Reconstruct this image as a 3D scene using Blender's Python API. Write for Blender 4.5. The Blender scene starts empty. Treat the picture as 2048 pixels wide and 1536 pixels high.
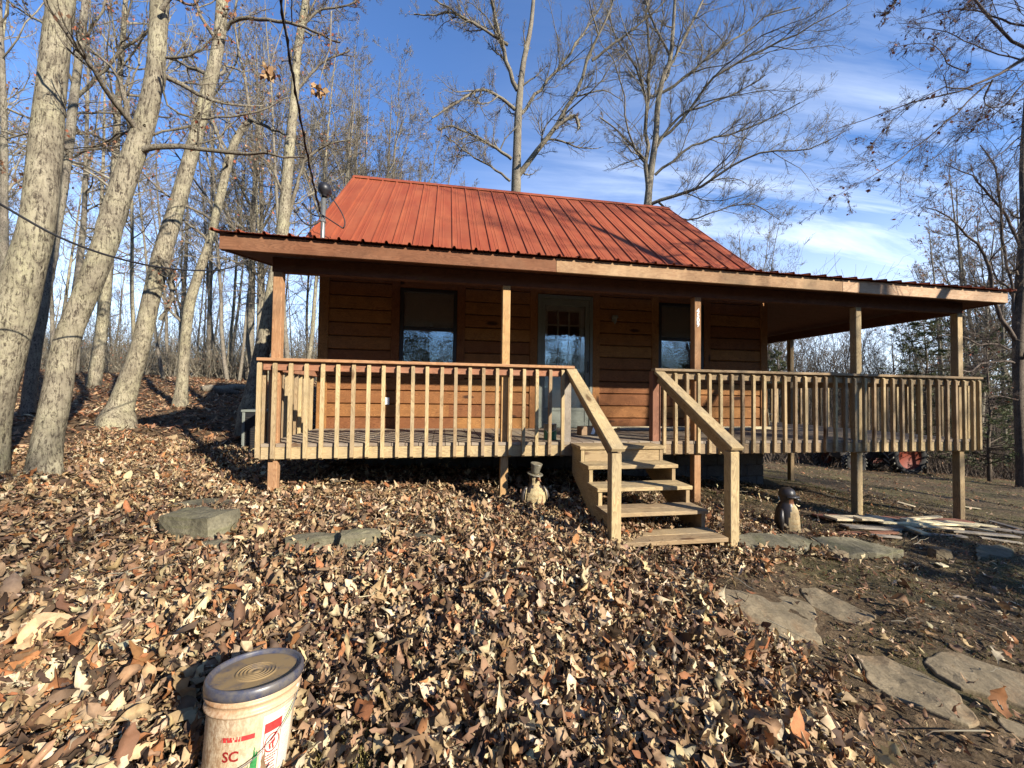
import bpy, bmesh, math, random
import numpy as np
from mathutils import Vector, Matrix
R = math.radians
random.seed(7); rng = np.random.default_rng(7)
scn = bpy.context.scene
COL = scn.collection

# ------------------------------------------------------------ camera
CX, CY, CZ = 1.736, -4.467, 0.544
YAW, PITCH, ROLL, FPX = R(9.797), R(1.486), R(0.812), 796.777
_R = np.array([math.cos(YAW), -math.sin(YAW), 0.0])
_F = np.array([math.sin(YAW)*math.cos(PITCH), math.cos(YAW)*math.cos(PITCH), math.sin(PITCH)])
_U = np.cross(_R, _F)
_XC = _R*math.cos(ROLL) + _U*math.sin(ROLL)
_YC = -_R*math.sin(ROLL) + _U*math.cos(ROLL)
CAMP = np.array([CX, CY, CZ])
cam = bpy.data.cameras.new('camera'); camo = bpy.data.objects.new('camera', cam); COL.objects.link(camo)
cam.sensor_width = 36; cam.lens = 36*FPX/2048; cam.clip_start = 0.05; cam.clip_end = 2000
camo.matrix_world = Matrix(((_XC[0], _YC[0], -_F[0], CX), (_XC[1], _YC[1], -_F[1], CY), (_XC[2], _YC[2], -_F[2], CZ), (0, 0, 0, 1)))
scn.camera = camo
# ------------------------------------------------------------ sun, sky, exposure
SUNV = Vector((0.85, -1.0, 0.60)).normalized()
sun = bpy.data.lights.new('sun', 'SUN'); suno = bpy.data.objects.new('sun', sun); COL.objects.link(suno)
sun.energy = 5.0; sun.angle = R(0.55); sun.color = (1.0, 0.925, 0.80)
suno.rotation_euler = SUNV.to_track_quat('Z', 'Y').to_euler()
world = bpy.data.worlds.new('World'); scn.world = world; world.use_nodes = True
scn.view_settings.view_transform = 'Standard'; scn.view_settings.look = 'None'
scn.view_settings.gamma = 1.0; scn.view_settings.exposure = 1.3
scn.cycles.max_bounces = 6; scn.cycles.diffuse_bounces = 2; scn.cycles.transparent_max_bounces = 8
scn.cycles.sample_clamp_indirect = 6


class NT:
    """tiny node-tree writer"""
    def __init__(s, nt):
        s.nt = nt; nt.nodes.clear()
    def n(s, t, ins=None, **pr):
        nd = s.nt.nodes.new(t)
        for k, v in pr.items(): setattr(nd, k, v)
        for k, v in (ins or {}).items():
            sock = nd.inputs[k]
            if isinstance(v, bpy.types.NodeSocket): s.nt.links.new(v, sock)
            elif isinstance(v, bpy.types.Node): s.nt.links.new(v.outputs[0], sock)
            else: sock.default_value = v
        return nd
    def math(s, op, a, b=0.0, clamp=False):
        return s.n('ShaderNodeMath', {0: a, 1: b}, operation=op, use_clamp=clamp).outputs[0]
    def mix(s, f, a, b, mode='MIX'):
        nd = s.n('ShaderNodeMix', data_type='RGBA', blend_type=mode)
        for i, v in ((0, f), (6, a), (7, b)):
            if isinstance(v, bpy.types.NodeSocket): s.nt.links.new(v, nd.inputs[i])
            elif isinstance(v, (int, float)): nd.inputs[i].default_value = v
            else: nd.inputs[i].default_value = (*v[:3], 1)
        return nd.outputs[2]
    def ramp(s, f, stops, interp='LINEAR'):
        nd = s.n('ShaderNodeValToRGB', {0: f}); cr = nd.color_ramp; cr.interpolation = interp
        while len(cr.elements) < len(stops): cr.elements.new(0.5)
        for e, (p, c) in zip(cr.elements, stops):
            e.position = p; e.color = (*c[:3], 1) if isinstance(c, (tuple, list)) else (c, c, c, 1)
        return nd.outputs[0]
    def noise(s, vec, scale, detail=4, rough=0.55, dist=0.0):
        return s.n('ShaderNodeTexNoise', {'Vector': vec, 'Scale': scale, 'Detail': detail, 'Roughness': rough, 'Distortion': dist}).outputs[0]
    def mapping(s, vec, scale=(1, 1, 1), rot=(0, 0, 0), loc=(0, 0, 0)):
        return s.n('ShaderNodeMapping', {'Vector': vec, 'Scale': scale, 'Rotation': rot, 'Location': loc}).outputs[0]
    def bump(s, h, strength=0.3, dist=0.01, normal=None):
        ins = {'Height': h, 'Strength': strength, 'Distance': dist}
        if normal is not None: ins['Normal'] = normal
        return s.n('ShaderNodeBump', ins).outputs[0]


w = NT(world.node_tree)
sky = w.n('ShaderNodeTexSky', sky_type='NISHITA', sun_disc=False, sun_elevation=R(24.6), sun_rotation=R(139.6), altitude=300, air_density=1.0, dust_density=0.15, ozone_density=2.6)
tc = w.n('ShaderNodeTexCoord').outputs['Generated']
sep = w.n('ShaderNodeSeparateXYZ', {0: tc})
zc = w.math('MAXIMUM', sep.outputs[2], 0.0); zd = w.math('ADD', zc, 0.12)
pxn = w.n('ShaderNodeCombineXYZ', {0: w.math('DIVIDE', sep.outputs[0], zd), 1: w.math('DIVIDE', sep.outputs[1], zd), 2: 0.0})
mp = w.mapping(pxn.outputs[0], scale=(0.34, 1.9, 1), rot=(0, 0, R(24)), loc=(0.7, 0.2, 0))
n1 = w.noise(mp, 1.5, 8, 0.62, 0.55)
n2 = w.noise(pxn.outputs[0], 0.35, 2, 0.5)
cl = w.math('MULTIPLY', w.ramp(n1, [(0.41, 0.0), (0.66, 1.0)]), w.ramp(n2, [(0.25, 0.35), (0.55, 1.0)]))
az = w.math('ADD', w.math('MULTIPLY', sep.outputs[0], 0.85), w.math('MULTIPLY', sep.outputs[1], 0.1))
side = w.ramp(az, [(0.05, 0.05), (0.50, 1.0)])
low = w.ramp(sep.outputs[2], [(0.0, 1.0), (0.34, 0.9), (0.66, 0.10)])
cf = w.math('MULTIPLY', w.math('MULTIPLY', cl, side), low, clamp=True)
horizon = w.ramp(sep.outputs[2], [(0.0, 0.85), (0.14, 0.55), (0.40, 0.0)])
hz = w.math('MAXIMUM', cf, horizon)
front = w.ramp(w.math('ADD', w.math('MULTIPLY', sep.outputs[1], 0.5), 0.5), [(0.40, 0.0), (0.62, 1.0)])
hz = w.math('MULTIPLY', hz, front)
skycol = w.mix(1.0, sky.outputs[0], (0.80, 1.03, 1.36), 'MULTIPLY')
mixed = w.mix(w.math('MULTIPLY', hz, 0.9), skycol, (8.6, 9.4, 10.6))
bg = w.n('ShaderNodeBackground', {'Color': mixed, 'Strength': 0.080})
w.n('ShaderNodeOutputWorld', {0: bg})

# ------------------------------------------------------------ materials
def mat(name):
    m = bpy.data.materials.new(name); m.use_nodes = True
    return m, NT(m.node_tree)
def finish(t, color, rough=0.7, normal=None, spec=0.3, metal=0.0, **kw):
    ins = {'Base Color': color if isinstance(color, bpy.types.NodeSocket) else (*color[:3], 1), 'Roughness': rough, 'Specular IOR Level': spec, 'Metallic': metal}
    if normal is not None: ins['Normal'] = normal
    ins.update(kw)
    b = t.n('ShaderNodeBsdfPrincipled', ins)
    t.n('ShaderNodeOutputMaterial', {0: b})
    return b
def plain(name, col, rough=0.6, spec=0.3, metal=0.0, noise=0.12, scale=30.0, bump=0.1):
    m, t = mat(name)
    o = t.n('ShaderNodeTexCoord').outputs['Object']
    nz = t.noise(o, scale, 5, 0.6)
    c = t.mix(t.ramp(nz, [(0.3, 0.0), (0.7, 1.0)]), tuple(x*(1-noise) for x in col), tuple(min(1, x*(1+noise)) for x in col))
    finish(t, c, rough, t.bump(nz, bump, 0.004), spec, metal)
    return m
def wood(name, light, dark, knot=(0.10, 0.05, 0.02), knots=0.5, tint=0.35, weather=0.0, grey=(0.33, 0.30, 0.26), ring=1.0, rough=0.8, ks=1.0):
    m, t = mat(name)
    uv = t.n('ShaderNodeTexCoord').outputs['UV']
    sp = t.n('ShaderNodeSeparateXYZ', {0: uv})
    cell = t.n('ShaderNodeCombineXYZ', {0: t.math('FLOOR', t.math('DIVIDE', sp.outputs[0], 20.0)), 1: t.math('FLOOR', t.math('DIVIDE', sp.outputs[1], 20.0)), 2: 0.0})
    wn = t.n('ShaderNodeTexWhiteNoise', {0: cell.outputs[0]}, noise_dimensions='3D')
    big = t.noise(t.mapping(uv, (1.1, 5.5, 1)), 1.0, 3, 0.5)
    warped = t.n('ShaderNodeCombineXYZ', {0: t.math('MULTIPLY', sp.outputs[0], 0.9), 1: t.math('ADD', t.math('MULTIPLY', sp.outputs[1], 10.0), t.math('MULTIPLY', big, 5.5*ring)), 2: 0.0})
    rings = t.n('ShaderNodeTexWave', {'Vector': warped.outputs[0], 'Scale': 1.6, 'Distortion': 1.4, 'Detail': 2.0, 'Detail Scale': 1.2}, wave_type='BANDS', bands_direction='Y', wave_profile='SAW').outputs[1]
    fine = t.noise(t.mapping(uv, (3.0, 160.0, 1)), 1.0, 3, 0.7)
    vor = t.n('ShaderNodeTexVoronoi', {'Vector': t.mapping(uv, (1.7/ks, 5.2/ks, 1)), 'Scale': 1.0, 'Randomness': 1.0}, feature='F1')
    kn = t.ramp(t.math('ADD', vor.outputs[0], t.math('MULTIPLY', t.noise(t.mapping(uv, (14, 40, 1)), 1.0, 3, 0.6), 0.10)), [(0.0, 1.0), (0.15, 0.9), (0.21, 0.0)])
    kr = t.n('ShaderNodeSeparateColor', {0: vor.outputs[1]})
    kn = t.math('MULTIPLY', kn, t.math('LESS_THAN', kr.outputs[0], knots))
    f = t.math('ADD', t.math('MULTIPLY', t.ramp(rings, [(0.35, 0.0), (0.95, 1.0)]), 0.6), t.math('MULTIPLY', t.ramp(fine, [(0.35, 0.0), (0.7, 1.0)]), 0.35))
    c = t.mix(f, light, dark)
    c = t.mix(kn, c, knot)
    tv = t.math('ADD', t.math('MULTIPLY', wn.outputs[0], tint), 1.0-tint*0.5)
    hsv = t.n('ShaderNodeHueSaturation', {'Hue': t.math('ADD', 0.49, t.math('MULTIPLY', wn.outputs[0], 0.018)), 'Value': tv, 'Color': c})
    c = hsv.outputs[0]
    ob = t.n('ShaderNodeTexCoord').outputs['Object']
    patch = t.ramp(t.noise(ob, 2.3, 5, 0.6), [(0.40, 0.0), (0.66, 1.0)])
    c = t.mix(t.math('MULTIPLY', patch, weather), c, grey)
    dirt = t.ramp(t.noise(ob, 9.0, 6, 0.7), [(0.30, 0.55), (0.55, 1.0)])
    c = t.mix(0.55, c, dirt, 'MULTIPLY')
    h = t.math('ADD', t.math('MULTIPLY', rings, 0.5), t.math('MULTIPLY', fine, 0.8))
    finish(t, c, rough, t.bump(h, 0.35, 0.004), 0.2)
    return m
M = {}
M['treated'] = wood('treated_pine', (0.40, 0.295, 0.155), (0.20, 0.125, 0.06), knots=0.5, tint=0.55, weather=0.38, grey=(0.21, 0.175, 0.125))
M['post'] = wood('post_wood', (0.40, 0.235, 0.105), (0.24, 0.115, 0.045), knots=0.3, tint=0.35, weather=0.15, grey=(0.27, 0.22, 0.16))
M['deckwood'] = wood('deck_wood', (0.28, 0.215, 0.145), (0.16, 0.115, 0.075), knots=0.3, tint=0.4, weather=0.5, grey=(0.26, 0.235, 0.20))
M['redrail'] = wood('red_stained_rail', (0.34, 0.17, 0.085), (0.20, 0.085, 0.04), knots=0.35, tint=0.3, weather=0.1)
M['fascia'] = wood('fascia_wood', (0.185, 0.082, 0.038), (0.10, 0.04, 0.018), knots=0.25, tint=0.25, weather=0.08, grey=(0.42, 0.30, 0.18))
M['fascia_mid_shade_tint'] = wood('fascia_mid_shade_tint_wood', (0.30, 0.185, 0.095), (0.19, 0.10, 0.05), knots=0.4, tint=0.15, weather=0.5, grey=(0.42, 0.29, 0.16))  # blotchy brown blend paints the trees' shade into the middle board's colour
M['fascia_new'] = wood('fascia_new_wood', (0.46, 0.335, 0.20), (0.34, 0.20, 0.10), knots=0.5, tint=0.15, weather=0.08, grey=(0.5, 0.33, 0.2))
M['siding'] = wood('log_siding_wood', (0.25, 0.112, 0.038), (0.10, 0.037, 0.014), knot=(0.03, 0.012, 0.006), knots=0.72, tint=0.5, weather=0.0, ks=1.25, ring=1.5)
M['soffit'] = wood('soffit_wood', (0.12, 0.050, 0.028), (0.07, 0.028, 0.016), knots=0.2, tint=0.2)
M['greyboard'] = wood('grey_board_wood', (0.30, 0.26, 0.20), (0.19, 0.155, 0.115), knots=0.3, tint=0.4, weather=0.4)
M['paleboard'] = wood('pale_board_wood', (0.62, 0.53, 0.34), (0.50, 0.40, 0.23), knots=0.2, tint=0.2)
M['redboard'] = wood('red_board_wood', (0.25, 0.12, 0.07), (0.16, 0.07, 0.04), knots=0.2, tint=0.2)

m, t = mat('red_metal_roofing'); ob = t.n('ShaderNodeTexCoord').outputs['Object']
nz = t.noise(t.mapping(ob, (6, 0.9, 0.9)), 1.0, 5, 0.6); nf = t.noise(ob, 40, 3, 0.6)
c = t.mix(t.ramp(nz, [(0.35, 0.0), (0.7, 1.0)]), (0.195, 0.043, 0.020), (0.255, 0.072, 0.032))
c = t.mix(t.ramp(t.noise(ob, 1.1, 6, 0.65), [(0.42, 0.0), (0.68, 0.5)]), c, (0.15, 0.042, 0.022))
finish(t, c, 0.6, t.bump(nf, 0.05, 0.002), 0.12); M['roof'] = m

def bark(name, c1, c2, c3, scale=1.0, lichen=0.5):
    m, t = mat(name); ob = t.n('ShaderNodeTexCoord').outputs['Object']
    st = t.mapping(ob, (scale, scale, scale*0.55))
    fur = t.noise(t.mapping(ob, (scale, scale, scale*0.16)), 42, 5, 0.7, 1.2)
    nA = t.noise(st, 46, 8, 0.80, 0.7); nB = t.noise(ob, 1.7*scale, 5, 0.65); nD = t.noise(ob, 5.5*scale, 5, 0.65)
    h = t.math('ADD', t.math('MULTIPLY', fur, 0.55), t.math('MULTIPLY', nA, 0.6))
    c = t.mix(t.ramp(h, [(0.51, 0.0), (0.60, 1.0)]), c3, c1)
    c = t.mix(t.math('MULTIPLY', t.ramp(nB, [(0.42, 0.0), (0.60, 1.0)]), t.math('MULTIPLY', t.ramp(nA, [(0.40, 0.0), (0.55, 1.0)]), lichen)), c, c2)
    c = t.mix(t.ramp(nD, [(0.36, 0.55), (0.56, 0.0)]), c, c3)
    c = t.mix(t.ramp(h, [(0.44, 0.85), (0.54, 0.0)]), c, tuple(x*0.3 for x in c3))
    finish(t, c, 0.92, t.bump(h, 1.0, 0.022), 0.1)
    return m
M['bark'] = bark('pale_bark', (0.27, 0.235, 0.165), (0.31, 0.29, 0.17), (0.085, 0.068, 0.05), 0.8, 0.6)
M['limb'] = bark('limb_bark', (0.21, 0.18, 0.135), (0.27, 0.25, 0.175), (0.075, 0.06, 0.045), 1.3)
M['bark_grey'] = bark('grey_bark', (0.21, 0.18, 0.14), (0.25, 0.235, 0.16), (0.09, 0.075, 0.058), 1.3)
M['bark_dark'] = bark('dark_bark', (0.13, 0.10, 0.075), (0.16, 0.14, 0.10), (0.06, 0.045, 0.035), 1.2)
m, t = mat('twig_bark'); ob = t.n('ShaderNodeTexCoord').outputs['Object']
c = t.mix(t.ramp(t.noise(ob, 3.0, 4, 0.6), [(0.35, 0.0), (0.65, 1.0)]), (0.085, 0.066, 0.048), (0.27, 0.24, 0.175)); finish(t, c, 0.9, None, 0.1); M['twig'] = m
m, t = mat('dark_twig_bark'); ob = t.n('ShaderNodeTexCoord').outputs['Object']
c = t.mix(t.ramp(t.noise(ob, 3.0, 4, 0.6), [(0.35, 0.0), (0.65, 1.0)]), (0.05, 0.038, 0.032), (0.14, 0.11, 0.085)); finish(t, c, 0.9, None, 0.1); M['twig_dark'] = m

def leafmat(name, trans=0.25, vein=True):
    m, t = mat(name)
    at = t.n('ShaderNodeAttribute', attribute_name='Col').outputs[0]
    ob = t.n('ShaderNodeTexCoord').outputs['Object']
    nz = t.noise(ob, 55, 4, 0.65)
    c = t.mix(t.ramp(nz, [(0.3, 0.35), (0.62, 0.0)]), at, tuple([0.10, 0.05, 0.025]))
    d = t.n('ShaderNodeBsdfPrincipled', {'Base Color': c, 'Roughness': 0.75, 'Specular IOR Level': 0.25, 'Normal': t.bump(nz, 0.25, 0.004)})
    tr = t.n('ShaderNodeBsdfTranslucent', {'Color': c})
    mx = t.n('ShaderNodeMixShader', {0: trans, 1: d.outputs[0], 2: tr.outputs[0]})
    t.n('ShaderNodeOutputMaterial', {0: mx.outputs[0]}); return m
M['leaf'] = leafmat('dry_leaf', 0.15)
M['needle'] = leafmat('needle', 0.2)

m, t = mat('forest_soil'); ob = t.n('ShaderNodeTexCoord').outputs['Object']; sp = t.n('ShaderNodeSeparateXYZ', {0: ob})
v = t.n('ShaderNodeTexVoronoi', {'Vector': t.mapping(ob, (1, 1, 0)), 'Scale': 13.0, 'Randomness': 1.0}); vc = t.n('ShaderNodeSeparateColor', {0: v.outputs[1]})
leafc = t.ramp(vc.outputs[0], [(0.0, (0.03, 0.02, 0.014)), (0.45, (0.08, 0.048, 0.028)), (0.75, (0.14, 0.088, 0.05)), (1.0, (0.20, 0.13, 0.075))])
n_s = t.noise(ob, 30, 8, 0.75); n_m = t.noise(ob, 1.3, 5, 0.6); n_g = t.noise(ob, 90, 4, 0.7)
soil = t.ramp(n_s, [(0.32, (0.035, 0.026, 0.016)), (0.52, (0.10, 0.072, 0.042)), (0.7, (0.21, 0.16, 0.10))])
moss = t.ramp(n_g, [(0.3, (0.04, 0.042, 0.014)), (0.7, (0.17, 0.17, 0.06))])
right = t.ramp(t.math('ADD', t.math('MULTIPLY', sp.outputs[0], 0.1), t.math('MULTIPLY', sp.outputs[1], 0.0)), [(0.30, 0.0), (0.50, 1.0)])
mm = t.math('MULTIPLY', t.ramp(n_m, [(0.48, 0.0), (0.64, 0.5)]), right)
c = t.mix(mm, soil, moss)
leafy = t.mix(0.35, leafc, soil)
lm = t.math('SUBTRACT', 1.0, t.math('MULTIPLY', right, 0.85))
c = t.mix(lm, c, leafy)
farleaf = t.math('MULTIPLY', t.ramp(sp.outputs[0], [(0.0, 1.0), (0.01, 0.0)]), 0.0)
finish(t, c, 0.95, t.bump(t.math('ADD', n_s, t.math('MULTIPLY', v.outputs[0], 0.6)), 0.8, 0.03), 0.1); M['ground'] = m

def stone(name, c1, c2, c3):
    m, t = mat(name); ob = t.n('ShaderNodeTexCoord').outputs['Object']
    a = t.noise(ob, 5, 8, 0.65, 0.4); b = t.noise(ob, 45, 5, 0.7); l = t.noise(t.mapping(ob, (1, 1, 8)), 3, 4, 0.6)
    c = t.mix(t.ramp(a, [(0.35, 0.0), (0.62, 1.0)]), c1, c2); c = t.mix(t.ramp(l, [(0.5, 0.0), (0.66, 0.7)]), c, c3)
    c = t.mix(t.ramp(b, [(0.35, 0.45), (0.6, 0.0)]), c, tuple(x*0.35 for x in c1))
    finish(t, c, 0.9, t.bump(t.math('ADD', a, t.math('MULTIPLY', b, 0.35)), 0.7, 0.02), 0.2); return m
M['flag'] = stone('flagstone_rock', (0.15, 0.118, 0.072), (0.235, 0.185, 0.115), (0.20, 0.13, 0.07))
M['rock'] = stone('mossy_rock', (0.105, 0.093, 0.062), (0.175, 0.155, 0.10), (0.12, 0.115, 0.055))
M['block'] = stone('foundation_block', (0.13, 0.12, 0.11), (0.19, 0.18, 0.165), (0.16, 0.15, 0.13))
M['black'] = plain('black_metal', (0.012, 0.012, 0.014), 0.45, 0.4)
M['cable'] = plain('cable_rubber', (0.016, 0.016, 0.018), 0.6)
M['grey_metal'] = plain('galvanised_metal', (0.20, 0.20, 0.185), 0.4, 0.5, 0.6, 0.2)
M['winframe'] = plain('dark_bronze_frame', (0.018, 0.015, 0.013), 0.45, 0.4)
M['blind'] = plain('blind_slats', (0.90, 0.84, 0.76), 0.7)
M['doorframe'] = plain('grey_green_door_paint', (0.13, 0.14, 0.115), 0.55, 0.35, 0, 0.1)
M['doorwhite'] = plain('inner_door_paint', (0.66, 0.66, 0.62), 0.5, 0.35, 0, 0.05)
M['muntin'] = plain('muntin_paint', (0.52, 0.50, 0.42), 0.5)
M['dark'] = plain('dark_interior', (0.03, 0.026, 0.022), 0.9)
m, t = mat('window_glass')
g = t.n('ShaderNodeBsdfGlossy', {'Color': (0.95, 0.97, 1, 1), 'Roughness': 0.012, 'Normal': t.bump(t.noise(t.n('ShaderNodeTexCoord').outputs['Object'], 5.0, 3, 0.5), 0.12, 0.02)})
tr = t.n('ShaderNodeBsdfTransparent', {'Color': (0.90, 0.92, 0.91, 1)})
fr = t.math('ADD', t.math('MULTIPLY', t.n('ShaderNodeLayerWeight', {'Blend': 0.35}).outputs[0], 0.85), 0.10, clamp=True)
mx = t.n('ShaderNodeMixShader', {0: fr, 1: tr.outputs[0], 2: g.outputs[0]}); t.n('ShaderNodeOutputMaterial', {0: mx.outputs[0]}); M['glass'] = m
M['white'] = plain('white_plastic', (0.72, 0.72, 0.70), 0.45, 0.4, 0, 0.05)
# bucket plastics
m, t = mat('bucket_plastic'); ob = t.n('ShaderNodeTexCoord').outputs['Object']; sp = t.n('ShaderNodeSeparateXYZ', {0: ob})
d1 = t.noise(t.mapping(ob, (1, 1, 0.5)), 90, 5, 0.8); d2 = t.noise(ob, 8, 4, 0.6)
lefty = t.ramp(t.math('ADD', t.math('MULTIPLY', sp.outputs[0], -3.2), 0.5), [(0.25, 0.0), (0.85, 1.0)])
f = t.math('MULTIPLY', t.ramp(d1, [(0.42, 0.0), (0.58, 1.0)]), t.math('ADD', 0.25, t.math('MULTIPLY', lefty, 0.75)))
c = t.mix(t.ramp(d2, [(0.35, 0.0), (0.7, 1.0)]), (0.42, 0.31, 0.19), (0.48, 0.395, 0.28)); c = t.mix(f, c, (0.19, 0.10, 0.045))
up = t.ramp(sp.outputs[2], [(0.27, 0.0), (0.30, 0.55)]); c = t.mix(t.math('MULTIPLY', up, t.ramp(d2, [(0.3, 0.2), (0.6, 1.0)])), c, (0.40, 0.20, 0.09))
finish(t, c, 0.45, t.bump(d1, 0.15, 0.002), 0.4); M['bucket'] = m
m, t = mat('blue_lid_plastic'); ob = t.n('ShaderNodeTexCoord').outputs['Object']; sp = t.n('ShaderNodeSeparateXYZ', {0: ob})
rr = t.n('ShaderNodeVectorMath', {0: t.n('ShaderNodeCombineXYZ', {0: sp.outputs[0], 1: sp.outputs[1], 2: 0.0}).outputs[0]}, operation='LENGTH').outputs['Value']
dd = t.noise(ob, 14, 6, 0.65); de = t.noise(ob, 160, 3, 0.7)
f = t.math('MULTIPLY', t.ramp(rr, [(0.126, 1.0), (0.137, 0.10)]), t.ramp(t.math('ADD', t.math('MULTIPLY', dd, 0.8), t.math('MULTIPLY', de, 0.2)), [(0.30, 0.0), (0.50, 0.95)]))
c = t.mix(f, t.mix(t.ramp(t.noise(ob, 22, 5, 0.7), [(0.38, 0.0), (0.60, 0.75)]), (0.018, 0.030, 0.068), (0.10, 0.09, 0.075)), (0.22, 0.145, 0.06)); finish(t, c, t.math('ADD', 0.32, t.math('MULTIPLY', f, 0.45)), t.bump(de, 0.15, 0.001), 0.5); M['lid'] = m
M['label_red'] = plain('label_red_ink', (0.36, 0.028, 0.026), 0.5, 0.3, 0, 0.25, 120)
M['label_green'] = plain('label_green_ink', (0.025, 0.15, 0.04), 0.5, 0.3, 0, 0.5, 70)
M['label_white'] = plain('label_paper', (0.47, 0.43, 0.35), 0.5, 0.3, 0, 0.06, 60)
M['label_grey'] = plain('label_grey_print', (0.42, 0.40, 0.36), 0.5, 0.3, 0, 0.35, 220)
M['label_lime'] = plain('label_lime_print', (0.50, 0.56, 0.24), 0.5, 0.3, 0, 0.3, 90)
M['carve_light'] = stone('pale_carved_wood', (0.36, 0.28, 0.15), (0.44, 0.36, 0.20), (0.22, 0.13, 0.05))
M['carve_tan'] = stone('tan_carved_wood', (0.36, 0.27, 0.15), (0.60, 0.47, 0.25), (0.34, 0.19, 0.07))
M['carve_dark'] = plain('dark_carved_paint', (0.03, 0.024, 0.02), 0.4, 0.45, 0, 0.4, 18)
M['carve_grey'] = plain('grey_hat_paint', (0.14, 0.125, 0.09), 0.4, 0.5, 0, 0.5, 22)
M['carve_brown'] = plain('brown_face_paint', (0.16, 0.065, 0.028), 0.5, 0.4, 0, 0.4, 22)
M['eye'] = plain('eye_paint', (0.85, 0.82, 0.75), 0.3, 0.5)
M['tire'] = plain('tyre_rubber', (0.022, 0.021, 0.02), 0.8, 0.2)
M['tire_dusty'] = plain('dusty_tyre_rubber', (0.16, 0.15, 0.12), 0.9, 0.2, 0, 0.4, 12)
M['orange'] = plain('tractor_orange_paint', (0.13, 0.022, 0.008), 0.6, 0.2, 0, 0.15)
M['green'] = plain('can_green', (0.015, 0.13, 0.06), 0.4, 0.45)
M['card'] = plain('brown_cardboard', (0.20, 0.13, 0.075), 0.8)
M['boatwhite'] = plain('boat_gelcoat', (0.62, 0.60, 0.54), 0.35, 0.5, 0, 0.08, 3)
M['boatblack'] = plain('black_engine_cover', (0.008, 0.009, 0.012), 0.25, 0.5)
M['cream'] = plain('cream_metal', (0.15, 0.16, 0.14), 0.5)
M['hill'] = plain('distant_hill_woods', (0.035, 0.045, 0.03), 0.95, 0.1, 0, 0.4, 0.2)
M['orangeleaf'] = plain('orange_leaf', (0.42, 0.14, 0.04), 0.7)

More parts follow.
